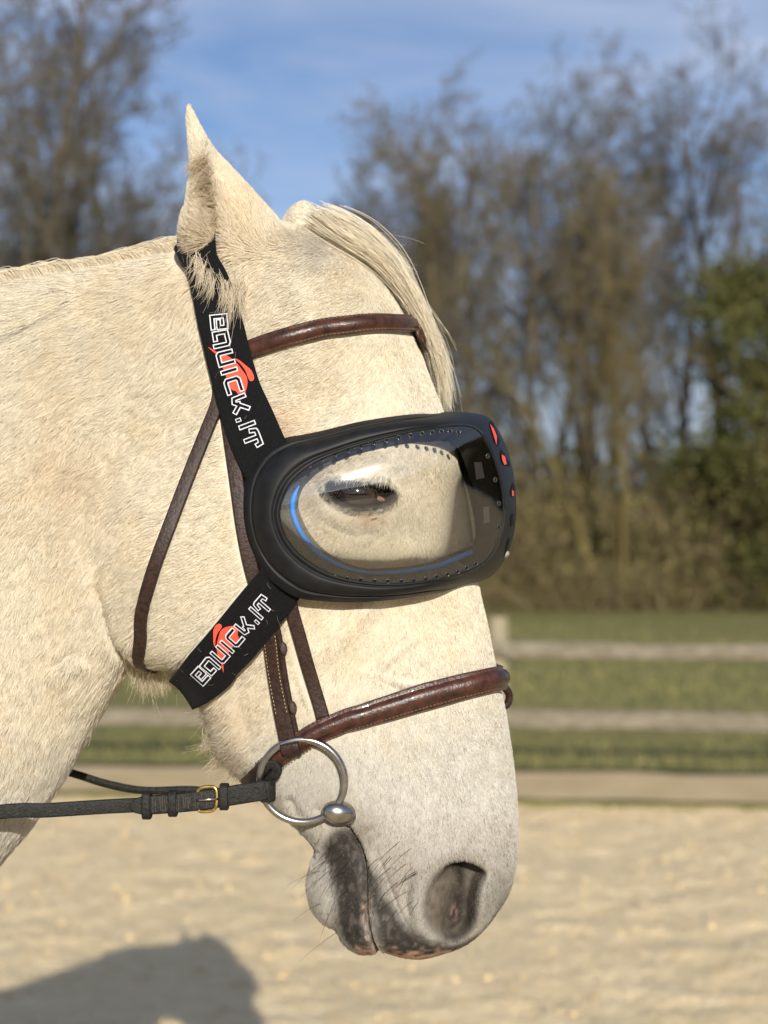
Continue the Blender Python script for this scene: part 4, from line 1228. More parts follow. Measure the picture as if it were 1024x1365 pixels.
V, Fc = tube([c + np.array([-13, 1, 3]), c + np.array([0, 0, 4.5]), c + np.array([15, -1, 3.5])], 1.8, 8); tack_obj("buckle_tongue", V, Fc, M['steel'], bk, block=False)
# cross cracks and stitching on the billet
V, Fc = [], []
for q in np.linspace(.33, .86, 26):
    i = int(q * 59); p = Q[i] + np.array([0, 0, 9.6]); k = len(V)
    tl = random.uniform(-2, 2); t_ = random.uniform(6, 10); b_ = random.uniform(6, 10)
    V += [p + (-.4, -t_, 0), p + (.4, -t_, 0), p + (.4 + tl, b_, 0), p + (-.4 + tl, b_, 0)]; Fc.append((k, k + 1, k + 2, k + 3))
tack_obj("stitching", V, Fc, M['leather_edge'], near_rein, block=False, smooth=False)
far_rein, P2, N2 = rein("far black rein seen thin between the horse's neck and jaw",
    [(372,1040,-RZ),(330,1050,-RZ-6),(296,1056,-RZ-10),(252,1053,-RZ-14),(191,1054,-RZ-20),(142,1045,-RZ-28),(107,1034,-RZ-34),(80,1025,-RZ-40),(0,990,-170),(-200,950,-205),(-450,920,-215),(-800,840,-150),(-930,815,-60)], True)

# ------------------------------------------------------------------ goggles
gog = empty("horse_goggles", Vector(to_world(np.array([500.0, 675.0, 0.0]))))
tag(gog, "black eye goggles with clear lenses and printed straps on the white horse", "goggles")
GC = np.array([505.0, 676.0])
O_PTS = [(321,668),(324,640),(333,618),(350,598),(378,584),(400,580),(430,574),(480,562),(540,553),(600,549),(640,552),(656,561),(668,580),(680,610),(687,650),(688,690),
 (683,720),(673,746),(655,768),(620,782),(570,793),(520,800),(470,803),(425,801),(395,796),(365,777),(345,756),(330,728),(323,700)]
L_PTS = [(371,690),(375,665),(389,640),(418,617),(460,599),(510,584),(560,573),(610,567),(634,571),(650,590),(662,620),(670,655),(671,695),
 (661,729),(645,750),(620,763),(580,773),(530,779),(480,776),(440,766),(405,746),(382,721)]
G_PTS = [(402,690),(398,668),(408,645),(434,623),(470,607),(520,595),(570,589),(606,593),(624,630),(635,665),(641,700),(637,722),(600,738),(570,750),(520,757),(478,756),(442,740),(418,718)]
NT = 168
def polar(pts):
    C = spline(pts, 900, True) - GC
    a = np.arctan2(C[:, 1], C[:, 0]); r = np.hypot(C[:, 0], C[:, 1])
    o = np.argsort(a); a = a[o]; r = r[o]
    th = np.linspace(-np.pi, np.pi, NT, endpoint=False)
    rr = np.interp(th, np.concatenate([a - 2 * np.pi, a, a + 2 * np.pi]), np.concatenate([r, r, r]))
    return GC + np.stack([np.cos(th), np.sin(th)], 1) * rr[:, None]
GO, GL, GG = polar(O_PTS), polar(L_PTS), polar(G_PTS)
def wlens(p): return 158 - (p[:, 0] - 505) * 0.134 - (p[:, 1] - 676) * 0.08 - np.clip((p[:, 0] - 490) / 182, 0, 1.1) ** 3 * 52
wL = wlens(GL)
sk = np.array([(lambda h: h[2] if h is not None else -999)(cast(u, v)) for u, v in GO])
sk = np.where(sk > -900, sk, 0)
fr = sstep(565, 650, GO[:, 0])
wO = np.where(sk > 0, sk + 3, 0) * (1 - fr)
wO = np.clip(wO, 0, None)
wO = wO + 24 * sstep(740, 790, GO[:, 1]) * (1 - fr)
for _ in range(6): wO = np.where(fr < 1, (np.roll(wO, 1) + 2 * wO + np.roll(wO, -1)) / 4, wO)
skG = np.array([(lambda h: h[2] if h is not None else 60)(cast(u, v)) for u, v in GG])
for _ in range(6): skG = (np.roll(skG, 1) + 2 * skG + np.roll(skG, -1)) / 4

def ring_mesh(loops):
    V = np.concatenate(loops); Fc = []
    n = len(loops[0])
    for i in range(len(loops) - 1):
        for j in range(n):
            k = (j + 1) % n
            Fc.append((i * n + j, i * n + k, (i + 1) * n + k, (i + 1) * n + j))
    return V, Fc
def vw3(p2, w): return np.array([view(a[0], a[1], b) for a, b in zip(p2, w)])
def mir(V): V = np.array(V); V = V * np.array([1, 1, -1.0]); return V

loops = []
lip = np.ones(NT)
for t in (0.0, 0.03, 0.07, 0.12, 0.18, 0.23, 0.26, 0.28, 0.30, 0.33, 0.38, 0.46, 0.55, 0.65, 0.75, 0.81, 0.85, 0.88, 0.91, 0.95, 0.98, 1.0):
    tt = t ** (1 + 1.1 * fr)[:, None] if False else (t ** (1 + 1.1 * fr))[:, None]
    p2 = GO + (GL - GO) * tt
    rise = (1 - (1 - t) ** 2.3) * (1 - fr) + t * fr
    w = wO + (wL + 5 - wO) * rise
    w = w + 2 * math.sin(math.pi * t) * (1 - fr)
    w = w - 4.0 * math.exp(-((t - 0.28) / 0.035) ** 2) - 3.0 * math.exp(-((t - 0.88) / 0.05) ** 2) * (1 - fr)
    loops.append(vw3(p2, w))
loops.append(vw3(GL + (GC - GL) * 0.012, wL + 4.0))
loops.append(vw3(GL + (GC - GL) * 0.020, wL + 1.0))
loops.append(vw3(GL + (GC - GL) * 0.024, wL - 6.0))
FV, FF = ring_mesh(loops)
n0 = len(FV)
VV = np.concatenate([FV, mir(FV)]); FFF = list(FF) + [tuple(i + n0 for i in f[::-1]) for f in FF]
frame = tack_obj("frame", VV, FFF, M['rubber'], gog)
FRAME_BV = BVHTree.FromPolygons([tuple(p) for p in FV], FF)

for sgn in (1, -1):
    fl = (lambda V: V) if sgn > 0 else mir
    # lens
    loops = []
    for q in np.linspace(1.0, 0.04, 26):
        p2 = GC + (GL - GC) * (1.012 * q)
        w = wL * q ** 2.3 + (178 - (p2[:, 0] - 505) * 0.134 - (p2[:, 1] - 676) * 0.08) * (1 - q ** 2.3) + 1.5
        loops.append(vw3(p2, w))
    V, Fc = ring_mesh(loops)
    n = len(V); V = np.concatenate([V, [view(GC[0], GC[1], 177.5)]])
    base = 25 * NT
    Fc += [(base + j, base + (j + 1) % NT, n) for j in range(NT)]
    lens = tack_obj("lens", fl(V), Fc, None, gog, block=False)
    lens.data.materials.append(M['lens']) if 'lens' in M else None
    LENS = lens
    if sgn > 0: LENS_N, LENS_BV = lens, BVHTree.FromPolygons([tuple(p) for p in V], Fc)
    # gasket between skin and lens, in bands
    def band(name, a, b, m, lift=0.0, steps=4):
        loops = []
        for q in np.linspace(a, b, steps):
            p2 = GG + (GL - GG) * q
            w = (skG + 2) * (1 - q) + (wL - 4) * q + lift
            loops.append(vw3(p2, w))
        V, Fc = ring_mesh(loops)
        o = tack_obj(name, fl(V), Fc, m, gog)
        o.data.materials.append(M['foam_dark'])
        for i, p in enumerate(o.data.polygons):
            j = i % NT
            if (GL[j, 0] > 632) or (GL[j, 1] < 610 and GL[j, 0] > 440): p.material_index = 1
        return o
    band("inner_gasket", 0.0, 0.22, M['foam'])
    band("felt_gasket", 0.22, 0.88, M['foam'], steps=6)
    band("rim_gasket", 0.88, 0.995, M['foam_dark'], steps=5)
    # blue piping along the back and the bottom
    idx = [j % NT for j in range(int(NT * 0.58), int(NT * 1.10))] if False else None
    th = np.linspace(-np.pi, np.pi, NT, endpoint=False)
    order = [j for j in range(NT) if 0.42 < th[j]] + [j for j in range(NT) if th[j] < -2.85]
    pp = []
    for j in order:
        q = 0.30
        p2 = GG[j] + (GL[j] - GG[j]) * q
        pp.append(view(p2[0], p2[1], (skG[j] + 2) * (1 - q) + (wL[j] - 4) * q + 3))
    V, Fc = tube(spline(pp, 90), np.interp(np.linspace(0, 1, 90), [0, .06, .3, .42, .58, .7, .95, 1], [3.4, 3.8, 2.8, 2.2, 2.4, 3.2, 3.8, .8]), 8)
    tack_obj("blue_piping", fl(V), Fc, M['blue'], gog, block=False)

# lens material: thin clear sheet
def lens_mat():
    m = bpy.data.materials.new("clear lens"); m.use_nodes = True
    nt = m.node_tree; nt.nodes.clear()
    out = nt.nodes.new("ShaderNodeOutputMaterial"); mx = nt.nodes.new("ShaderNodeMixShader")
    tr = nt.nodes.new("ShaderNodeBsdfTransparent"); tr.inputs[0].default_value = (0.985, 0.985, 0.98, 1)
    gl = nt.nodes.new("ShaderNodeBsdfGlossy"); gl.inputs['Roughness'].default_value = 0.03; gl2 = nt.nodes.new("ShaderNodeBsdfGlossy"); gl2.inputs['Roughness'].default_value = 0.15; gm = nt.nodes.new("ShaderNodeMixShader"); gm.inputs[0].default_value = 0.07; nt.links.new(gl.outputs[0], gm.inputs[1]); nt.links.new(gl2.outputs[0], gm.inputs[2])
    fr_ = nt.nodes.new("ShaderNodeFresnel"); fr_.inputs[0].default_value = 1.62
    ml = nt.nodes.new("ShaderNodeMath"); ml.operation = 'MULTIPLY'; ml.inputs[1].default_value = 2.3; ml.use_clamp = True
    tc = nt.nodes.new("ShaderNodeTexCoord"); nz = nt.nodes.new("ShaderNodeTexNoise"); nz.inputs['Scale'].default_value = 14; nz.inputs['Detail'].default_value = 3
    bp = nt.nodes.new("ShaderNodeBump"); bp.inputs['Strength'].default_value = 0.04; bp.inputs['Distance'].default_value = 0.01
    L = nt.links
    L.new(tc.outputs['Object'], nz.inputs['Vector']); L.new(nz.outputs[0], bp.inputs['Height']); L.new(bp.outputs[0], gl.inputs['Normal'])
    L.new(fr_.outputs[0], ml.inputs[0]); L.new(ml.outputs[0], mx.inputs[0])
    L.new(tr.outputs[0], mx.inputs[1]); L.new(gm.outputs[0], mx.inputs[2]); L.new(mx.outputs[0], out.inputs[0])
    return m
M['lens'] = lens_mat()
for o in gog.children:
    if o.name.startswith("lens"):
        o.data.materials.clear(); o.data.materials.append(M['lens'])

# vent holes
HOLES = [(412,621),(429,612.7),(447,606),(464,600.5),(481.4,595.3),(499,590.5),(515.5,586.8),(531.5,583),(547.4,580.5),(562.7,578.2),(576.4,576.8),(588.6,575.3),(600,575),(611,576),
 (650,608),(660,639.5),(665,671),(665,702.5),(634,751.5),(622,757),(610,762),(596.4,765.6),(582,769),(567.5,771.6),(551.5,773.8),(535,775),(517,775),(499.6,774.5),(481,773),(463,771),(446,769),(427,762.6)]
def hole_mesh():
    V, Fc = [], []
    n = 14
    for r, h in ((0.0, 0.25), (2.2, 0.25), (2.5, 0.7), (2.9, 0.8), (3.2, 0.4), (3.3, -0.6)):
        for j in range(n):
            a = 2 * math.pi * j / n; V.append((r * math.cos(a) * K, r * math.sin(a) * K, h * K))
    for i in range(5):
        for j in range(n):
            k = (j + 1) % n; Fc.append((i * n + j, i * n + k, (i + 1) * n + k, (i + 1) * n + j))
    me = bpy.data.meshes.new("vent_hole"); me.from_pydata(V, [], Fc)
    me.materials.append(M['rubber_dark']); me.materials.append(M['lens_rim'])
    for i, p in enumerate(me.polygons): p.material_index = 0 if i < n else 1; p.use_smooth = True
    return me
M['lens_rim'] = mat("clear plastic rim", (0.035, 0.036, 0.04), 0.25, spec=0.7)
hm = hole_mesh()
def put_on(o, parent, p, n):
    o.parent = parent
    o.location = Vector(to_world(p)) - root_loc(parent)
    nw = Vector((n[0], -n[2], -n[1])).normalized()
    o.rotation_euler = nw.to_track_quat('Z', 'Y').to_euler()
    COL.objects.link(o)
for u_, v_ in HOLES:
    d = Vector((u_ - 512, v_ - 740, -F_PX)).normalized()
    h = LENS_BV.ray_cast(Vector(EYE), d)
    if h[0] is None: continue
    n = np.array(h[1]); n = n if n[2] > 0 else -n
    put_on(bpy.data.objects.new("vent_hole", hm), LENS_N, np.array(h[0]) + n * 0.3, n)

def patch_on(bvh, poly, off, nsub=10, back=0.0):
    """a filled outline laid on a surface, as seen along the sight lines; grid triangulated"""
    C = spline(poly, 28, True) if len(poly) > 6 else np.concatenate([np.linspace(a, b, 6, endpoint=False) for a, b in zip(np.array(poly, float), np.roll(np.array(poly, float), -1, 0))])
    cen = C.mean(0); V, Fc = [], []
    n = len(C)
    for q in (1.0, 0.66, 0.33):
        for p in C:
            p2 = cen + (p - cen) * q
            d = Vector((p2[0] - 512, p2[1] - 740, -F_PX)).normalized()
            h = bvh.ray_cast(Vector(EYE), d)
            if h[0] is None: h = bvh.find_nearest(Vector(view(p2[0], p2[1], 60)))
            nn = np.array(h[1]); nn = nn if nn @ (EYE - np.array(h[0])) > 0 else -nn
            V.append(np.array(h[0]) + nn * off)
    for i in range(2):
        for j in range(n):
            k = (j + 1) % n; Fc.append((i * n + j, i * n + k, (i + 1) * n + k, (i + 1) * n + j))
    Fc.append(tuple(2 * n + j for j in range(n)))
    if back:
        m = len(V); cv = np.mean(V, 0)
        for j in range(n): V.append(V[j] + np.array([0, 0, -back]))
        for j in range(n):
            k = (j + 1) % n; Fc.append((j, k, m + k, m + j))
    return V, Fc
for poly in ([(633,616),(643,616),(647,637),(636,639)], [(645,676),(653,675),(654,696),(646,698)]):
    V, Fc = patch_on(LENS_BV, poly, -1.2); tack_obj("felt_pad", V, Fc, M['pad'], gog, block=False)
for poly, m in (([(655,560),(661,573),(666,588),(663,596),(657,582),(652,566)], 'rubber_dark'), ([(667,598),(673,606),(679,618),(679,622),(671,620),(667,611)], 'rubber_dark'), ([(683,643),(686,648),(687,660),(682,662),(680,655)], 'rubber_dark'), ([(681,687),(685,684),(684,698),(680,703)], 'rubber_dark'), ([(676,722),(680,716),(676,735),(671,744)], 'rubber_dark')):
    V, Fc = patch_on(FRAME_BV, poly, 0.8); tack_obj("vent_slot", V, Fc, M[m], gog, block=False)
for poly in ([(652,566),(657,572),(661,582),(660.5,594),(657,582)], [(667.5,606),(672,609),(674,619),(671,620),(668,613)], [(681,653),(683.5,655),(684,661),(681,661)]):
    V, Fc = patch_on(FRAME_BV, poly, 1.6); tack_obj("red_insert", V, Fc, M['red'], gog, block=False)
c = view(671, 738, 30); V, Fc = ellipsoid(c, (8, 6, 12), 14, 10); tack_obj("side_button", V, Fc, M['pad'], gog, block=False)

# straps: sheets between two edges drawn on the horse
def sheet(rows, off, n, m, name, ncross=13, thick=4.0):
    """rows: list of (n_across, 3) model points; laid on the surface and thickened"""
    A = np.array(rows)                                  # (r, c, 3)
    A = np.stack([spline(A[:, j], n) for j in range(A.shape[1])], 1)
    P, N = project(A.reshape(-1, 3), off)
    P = P.reshape(n, -1, 3); N = N.reshape(n, -1, 3)
    for _ in range(5):                                   # webbing under tension bridges small hollows
        Q = P.copy(); Q[1:-1] = (P[:-2] + 2 * P[1:-1] + P[2:]) / 4; P = Q
        Q = P.copy(); Q[:, 1:-1] = (P[:, :-2] + 2 * P[:, 1:-1] + P[:, 2:]) / 4; P = Q
    c = P.shape[1]
    top = P + N * thick
    V = np.concatenate([top.reshape(-1, 3), P.reshape(-1, 3)]); k = n * c; Fc = []
    tops = []
    for i in range(n - 1):
        for j in range(c - 1):
            a = i * c + j
            Fc.append((a, a + 1, a + c + 1, a + c)); tops.append(Fc[-1])
            Fc.append((k + a, k + a + c, k + a + c + 1, k + a + 1))
        for j in (0, c - 1):
            a = i * c + j; Fc.append((a, a + c, k + a + c, k + a))
    for i in (0, n - 1):
        for j in range(c - 1):
            a = i * c + j; Fc.append((a, a + 1, k + a + 1, k + a))
    o = tack_obj(name, V, Fc, m, gog)
    return o, BVHTree.FromPolygons([tuple(p) for p in top.reshape(-1, 3)], tops), top, N
def cross_rows(Ls, Rs, nc=13):
    rows = []
    for a, b in zip(Ls, Rs):
        pts = [np.array(a) + (np.array(b, float) - np.array(a)) * q for q in np.linspace(0, 1, nc)]
        rows.append(cast_path(pts))
    return rows
def model_rows(Ls, Rs, nc=13):
    return [np.array([np.array(a, float) + (np.array(b, float) - np.array(a, float)) * q for q in np.linspace(0, 1, nc)]) for a, b in zip(Ls, Rs)]
BV_HEAD = BV
r_near = cross_rows([(262,402),(268,440),(278,488),(288,525),(305,582),(322,622),(337,649)], [(318,402),(327,434),(339,480),(350,520),(369,565),(379,587),(386,598)])
r_top = model_rows([(262,338,0),(258,342,50),(256,360,90)], [(312,318,0),(306,320,40),(306,350,80)])
r_far = [r * np.array([1, 1, -1.0]) for r in (r_top[1:] + r_near)][::-1]
up_strap, UP_BV, UP_TOP, _ = sheet(r_far + r_top + r_near, 9, 130, M['elastic'], "upper_strap")
r_near = cross_rows([(352,752),(320,788),(290,824),(264,855),(250,872)], [(399,793),(369,834),(333,873),(302,905),(288,922)])
r_end = model_rows([(248,880,62),(250,882,30),(251,883,0)], [(286,926,56),(287,928,28),(288,929,0)])
r_far = [r * np.array([1, 1, -1.0]) for r in (r_near + r_end[:-1])][::-1]
lo_strap, LO_BV, LO_TOP, _ = sheet(r_near + r_end + r_far, 12, 110, M['elastic'], "lower_strap")

# printed lettering: outlined strokes, white under black, as flat print on the webbing
GLY = {'e': [[(1, 0), (0, 0), (0, 1), (1, 1), (1, .45), (.45, .45)]],
       'q': [[(.5, .05), (.05, .05), (0, .95), (.85, 1), (1, .9), (1, -.05)]],
       'U': [[(0, 1), (0, .1), (.12, 0), (1, 0), (1, 1)]],
       'I': [[(0, 0), (0, 1)]],
       'C': [[(1, 1), (.15, 1), (0, .88), (0, .12), (.15, 0), (1, 0)]],
       'K': [[(0, 1), (.04, .2), (.3, .12), (.95, 1.0)], [(.42, .42), (.62, .4), (.95, .0)]],
       '.': [[(0, 0), (0, .04)]],
       'T': [[(-.05, .62), (.02, .95), (.15, 1), (1, 1), (1.05, .72)], [(.5, 1), (.5, 0)]]}
TEXT = [('e', 3, 18), ('q', 25, 43), ('U', 54, 69), ('I', 80, 80), ('C', 92, 109), ('K', 118, 137), ('.', 147.5, 147.5), ('I', 158, 158), ('T', 168, 187)]
def stroke_poly(pts, hw):
    """ribbon with mitred joints around a polyline, square ends"""
    P = np.array(pts, float); n = len(P)
    e = np.diff(P, axis=0); e /= np.linalg.norm(e, axis=1)[:, None] + 1e-9
    P[0] -= e[0] * hw * .9; P[-1] += e[-1] * hw * .9
    nrm = np.stack([-e[:, 1], e[:, 0]], 1); Lq, Rq = [], []
    for i in range(n):
        a = nrm[max(i - 1, 0)]; b = nrm[min(i, n - 2)]
        m_ = a + b; m_ /= np.linalg.norm(m_) + 1e-9
        k = min(1.6, 1 / max(0.35, m_ @ a))
        Lq.append(P[i] + m_ * hw * k); Rq.append(P[i] - m_ * hw * k)
    return Lq, Rq
def print_on(strap, bvh, base, up_px, scale, swoosh_uv):
    """base: photo polyline of the baseline; text x runs along it, y to the side up_px"""
    Bc = spline(base, 120); s = np.concatenate([[0], np.cumsum(np.linalg.norm(np.diff(Bc, axis=0), axis=1))])
    T = np.gradient(Bc, axis=0); T /= np.linalg.norm(T, axis=1)[:, None]
    def photo(x, y):
        q = x * scale
        p = np.array([np.interp(q, s, Bc[:, 0]), np.interp(q, s, Bc[:, 1])]); t = np.array([np.interp(q, s, T[:, 0]), np.interp(q, s, T[:, 1])])
        p = p + t * (min(q, 0) + max(q - s[-1], 0))
        return p + np.array([t[1], -t[0]]) * y
    def lay(x, y, off):
        p = photo(x, y)
        h = bvh.ray_cast(Vector(EYE), Vector((p[0] - 512, p[1] - 740, -F_PX)).normalized())
        if h[0] is None: h = bvh.find_nearest(Vector(view(p[0], p[1], 100)))
        n = np.array(h[1]); n = n if n @ (EYE - np.array(h[0])) > 0 else -n
        return np.array(h[0]) + n * off
    V = {1: [], 2: []}; Fc = {1: [], 2: []}
    for ch, x0, x1 in TEXT:
        for st in GLY[ch]:
            pts = []
            for a, b in zip(st[:-1], st[1:]):
                for q in np.linspace(0, 1, 4)[:-1]:
                    pts.append((a[0] + (b[0] - a[0]) * q, a[1] + (b[1] - a[1]) * q))
            pts.append(st[-1])
            pts = [(x0 + (x1 - x0 if x1 > x0 else 14) * a, b * up_px) for a, b in pts]
            if ch in 'I.': pts = [(x0, p[1]) for p in pts]
            for lv, hw in ((1, 3.35), (2, 1.75)):
                hw_ = hw if ch != '.' else hw * .8
                Lq, Rq = stroke_poly(pts if ch != '.' else [(x0, -1.2), (x0, 1.4)], hw_)
                k = len(V[lv])
                for a, b in zip(Lq, Rq): V[lv] += [lay(*a, .5 + .45 * lv), lay(*b, .5 + .45 * lv)]
                Fc[lv] += [(k + 2 * i, k + 2 * i + 1, k + 2 * i + 3, k + 2 * i + 2) for i in range(len(Lq) - 1)]
    for poly in swoosh_uv:
        C = spline(poly, 40, True); k = 0
        cx = C.mean(0)
        Vs = [lay(*p, .45) for p in C]
        bmv = bmesh.new(); vs = [bmv.verts.new(p) for p in Vs]; f = bmv.faces.new(vs)
        bmesh.ops.triangulate(bmv, faces=[f])
        bmv.verts.index_update(); fs = [tuple(v.index for v in f.verts) for f in bmv.faces]; bmv.free()
        tack_obj("red_mark", Vs, fs, M['print_red'], strap, block=False, smooth=False)
    tack_obj("lettering_outline", V[1], Fc[1], M['print_white'], strap, block=False, smooth=False)
    tack_obj("lettering", V[2], Fc[2], M['print_black'], strap, block=False, smooth=False)
UP_BASE = [(282.5,420),(285.5,448),(291.5,476),(300,506),(308,531),(318,560),(330,592)]
# red swoosh given in picture points on the upper strap, turned into text coordinates
SW1 = [(277.3,463),(284,469.5),(291,476),(296,488),(302,503),(308,520),(314,522),(322,530),(327,526),(330.5,514),(329.5,504),(325,497),(314,483),(301,474),(290,470),(283.5,466.5)]
SW2 = [(313,479),(319,481),(325,485.5),(335,494.5),(339,503),(338.5,508),(334.5,509.5),(331.5,505),(328,496),(321,486)]
def to_text(poly):
    Bc = spline(UP_BASE, 300); s = np.concatenate([[0], np.cumsum(np.linalg.norm(np.diff(Bc, axis=0), axis=1))])
    T = np.gradient(Bc, axis=0); T /= np.linalg.norm(T, axis=1)[:, None]
    out = []
    for p in np.array(poly, float):
        i = int(np.argmin(np.linalg.norm(Bc - p, axis=1)))
        out.append((s[i], float((p - Bc[i]) @ np.array([T[i][1], -T[i][0]]))))
    return out
SWT = [to_text(SW1), to_text(SW2)]
print_on(up_strap, UP_BV, UP_BASE, 17.5, 0.985, SWT)
print_on(lo_strap, LO_BV, [(269,912.5),(300,878),(330,843.5),(361,808)], 17.5, 0.755, SWT)
# folded hems where the straps meet the frame
# ================================================================== EYES AND HAIR
M['eye'] = mat("dark brown eye", (0.012, 0.006, 0.004), 0.06, noise=(60, 0.2, 2), spec=0.6, coat=0.6)
M['eye_pink'] = mat("pink eye corner", (0.24, 0.115, 0.09), 0.3, noise=(300, 0.3, 3))
for sgn in (1, -1):
    c = view(474, 660, 116); c[2] *= sgn
    V, Fc = ellipsoid(c, (38, 30, 34), 32, 20)
    eye = mesh_obj("eye", to_world(V), Fc, M['eye'], horse)
    c = view(504, 664, 136); c[2] *= sgn
    V, Fc = ellipsoid(c, (9, 3.2, 3), 14, 10, [[.95, .3, 0], [.3, -.95, 0], [-.5, 0, .86]])
    mesh_obj("eye_corner", to_world(V), Fc, M['eye_pink'], eye)

# all tack in one search tree
tv, tf, k = [], [], 0
for V, Fc in TACK:
    tv += [tuple(p) for p in V]; tf += [tuple(int(i) + k for i in f) for f in Fc]; k += len(V)
TBV = BVHTree.FromPolygons(tv, tf)

def hair_obj(name, Pts, rad, colr, material, parent, kind="stuff"):
    """Pts (n, m, 3) model pixels; rad (m,) or (n, m) px; colr (n, 3)"""
    n, m, _ = Pts.shape
    hc = bpy.data.hair_curves.new(name)
    hc.add_curves([m] * n)
    base = np.array(root_loc(parent))
    W = (to_world(Pts) - base).astype(np.float32)
    hc.attributes['position'].data.foreach_set('vector', W.ravel()) if 'position' in hc.attributes else hc.points.foreach_set('position', W.ravel())
    r = np.broadcast_to(np.asarray(rad, np.float32) * K, (n, m)).astype(np.float32)
    ra = hc.attributes.get('radius') or hc.attributes.new('radius', 'FLOAT', 'POINT')
    ra.data.foreach_set('value', np.ascontiguousarray(r).ravel())
    ca = hc.attributes.new('coat', 'FLOAT_COLOR', 'CURVE')
    ca.data.foreach_set('color', np.concatenate([colr, np.ones((n, 1))], 1).astype(np.float32).ravel())
    hc.materials.append(material)
    o = bpy.data.objects.new(name, hc)
    COL.objects.link(o); o.parent = parent
    tag(o, kind=kind)
    return o

def unit(a): return a / (np.linalg.norm(a, axis=-1, keepdims=True) + 1e-9)

# which way the coat lies (du, dv) and how long it is, over the picture
FLOW = [(30,420,-.9,.35),(150,380,-.85,.4),(60,500,-.75,.6),(200,470,-.72,.62),(50,650,-.6,.8),(150,600,-.62,.78),(230,600,-.7,.7),(60,850,-.35,.93),(120,780,-.4,.9),
 (20,1050,-.3,.95),(90,980,-.25,.97),(230,740,-.85,.5),(290,640,-.85,.52),(290,860,-.85,.52),(200,840,-.6,.8),(350,700,-.8,.6),(380,560,-.9,.42),(440,540,-.75,.6),(420,480,-.8,.55),
 (500,500,-.5,.85),(560,520,-.2,.97),(520,420,-.3,.9),(440,400,-.75,.6),(400,330,-.5,.8),(340,400,-.6,.8),(300,390,-.3,.95),(330,300,-.35,-.9),(290,230,-.25,-.96),(260,180,-.15,-.98),(255,300,-.5,-.6),(380,330,-.3,-.6),
 (480,720,-.35,.93),(560,700,-.1,.98),(420,720,-.6,.8),(600,760,.05,1),(400,850,-.55,.83),(480,850,-.25,.97),(560,850,0,1),(640,850,.2,.98),(330,930,-.65,.75),(300,990,-.75,.6),
 (420,940,-.35,.93),(520,960,-.05,1),(600,960,.1,1),(670,980,.2,.98),(400,1060,-.35,.93),(480,1050,-.1,1),(560,1060,0,1),(640,1080,.15,1),(430,1160,-.35,.9),(560,1150,-.2,1),(620,1100,.1,1),(670,1140,.1,1),(600,1240,.1,.9),(460,1200,-.2,1)]
LEN = [(30,420,19),(150,360,20),(60,600,16),(200,600,15),(60,850,18),(20,1080,16),(150,820,20),(230,740,13),(290,640,12),(290,860,13),(240,880,18),(420,540,10),(500,500,9),(420,430,13),(300,390,24),(330,300,9),(280,220,7),(255,300,11),
 (480,720,7),(600,760,7),(400,850,9),(560,850,7.5),(330,930,16),(290,990,24),(330,1030,24),(420,940,9),(600,960,7),(400,1060,10),(520,1060,6.5),(640,1080,6),(430,1160,8),(560,1150,5),(670,1140,5),(600,1240,3.5),(380,1085,16)]
FL = Rc.at
Fmap = rbf(FLOW, Rc.U, Rc.V, 0.05); Lmap = np.clip(rbf(LEN, Rc.U, Rc.V, 0.05)[..., 0], 3.2, 24)

def sample_faces(n, sel):
    f = HF[sel]; a, b, c, d = (HP[f[:, i]] for i in range(4))
    ar = np.linalg.norm(np.cross(c - a, d - b), axis=1)
    ctr = (a + b + c + d) / 4
    p = np.cumsum(ar); i = np.searchsorted(p, rng.random(n) * p[-1])
    s = rng.random((n, 1)); t = rng.random((n, 1))
    P = a[i] * (1 - s) * (1 - t) + b[i] * s * (1 - t) + c[i] * s * t + d[i] * (1 - s) * t
    return P, ar.sum()
ctr = HP[HF].mean(1)
sel = (ctr[:, 0] > -58) & ((ctr[:, 2] > -26) | ((ctr[:, 1] < 335) & (ctr[:, 0] > 340))) & (ctr[:, 1] < 1330)
NH = 430000
P, area = sample_faces(NH, sel)
far_sel = (ctr[:, 0] > -58) & ~sel & (ctr[:, 1] < 1330)
Pf, _ = sample_faces(50000, far_sel)
Pb, _ = sample_faces(110000, (ctr[:, 0] <= -58) & (ctr[:, 0] > -640) & (ctr[:, 2] > -26) & (ctr[:, 1] < 1500))
Pb, _n = project(Pb, 0.0, 2)
P = np.concatenate([P, Pf, Pb])
g = np.zeros_like(P)
nrm = -unit(grad(P, h=2.0))
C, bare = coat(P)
C = C * (0.92 + 0.16 * rng.random((len(P), 1)))
keep = rng.random(len(P)) > bare * 0.965
keep &= ~((R.at(eye_d, P[:, 0], P[:, 1]) > -5) & (P[:, 2] > 60))
keep &= ~((R.at(nd, P[:, 0], P[:, 1]) > 3) & (P[:, 2] > 20) & (rng.random(len(P)) < .8))
# no hair under the tack
ok = np.ones(len(P), bool)
for i in range(len(P)):
    if keep[i]:
        h = TBV.ray_cast(Vector(P[i] + nrm[i] * -1.0), Vector(nrm[i]), 15.0)
        if h[0] is not None: ok[i] = False
keep &= ok
P, nrm, C = P[keep], nrm[keep], C[keep]
fu = FL(Fmap[..., 0], P[:, 0], P[:, 1]); fv = FL(Fmap[..., 1], P[:, 0], P[:, 1])
q1 = vnoise(P, 34, 5) - .5; q2 = vnoise(P, 11, 6) - .5; q3 = vnoise(P, 5, 8) - .5
lf = np.clip(FL(Lmap, P[:, 0], P[:, 1]) / 16, .35, 1)
ang = np.arctan2(fv, fu) + 0.4 * q1 + 0.55 * q2 * lf ** 2 + 0.45 * q3 * lf ** 2 + rng.normal(0, 0.15, len(P))
D = np.stack([np.cos(ang), np.sin(ang), np.zeros(len(P))], 1)
D = unit(D - nrm * (D * nrm).sum(1, keepdims=True))
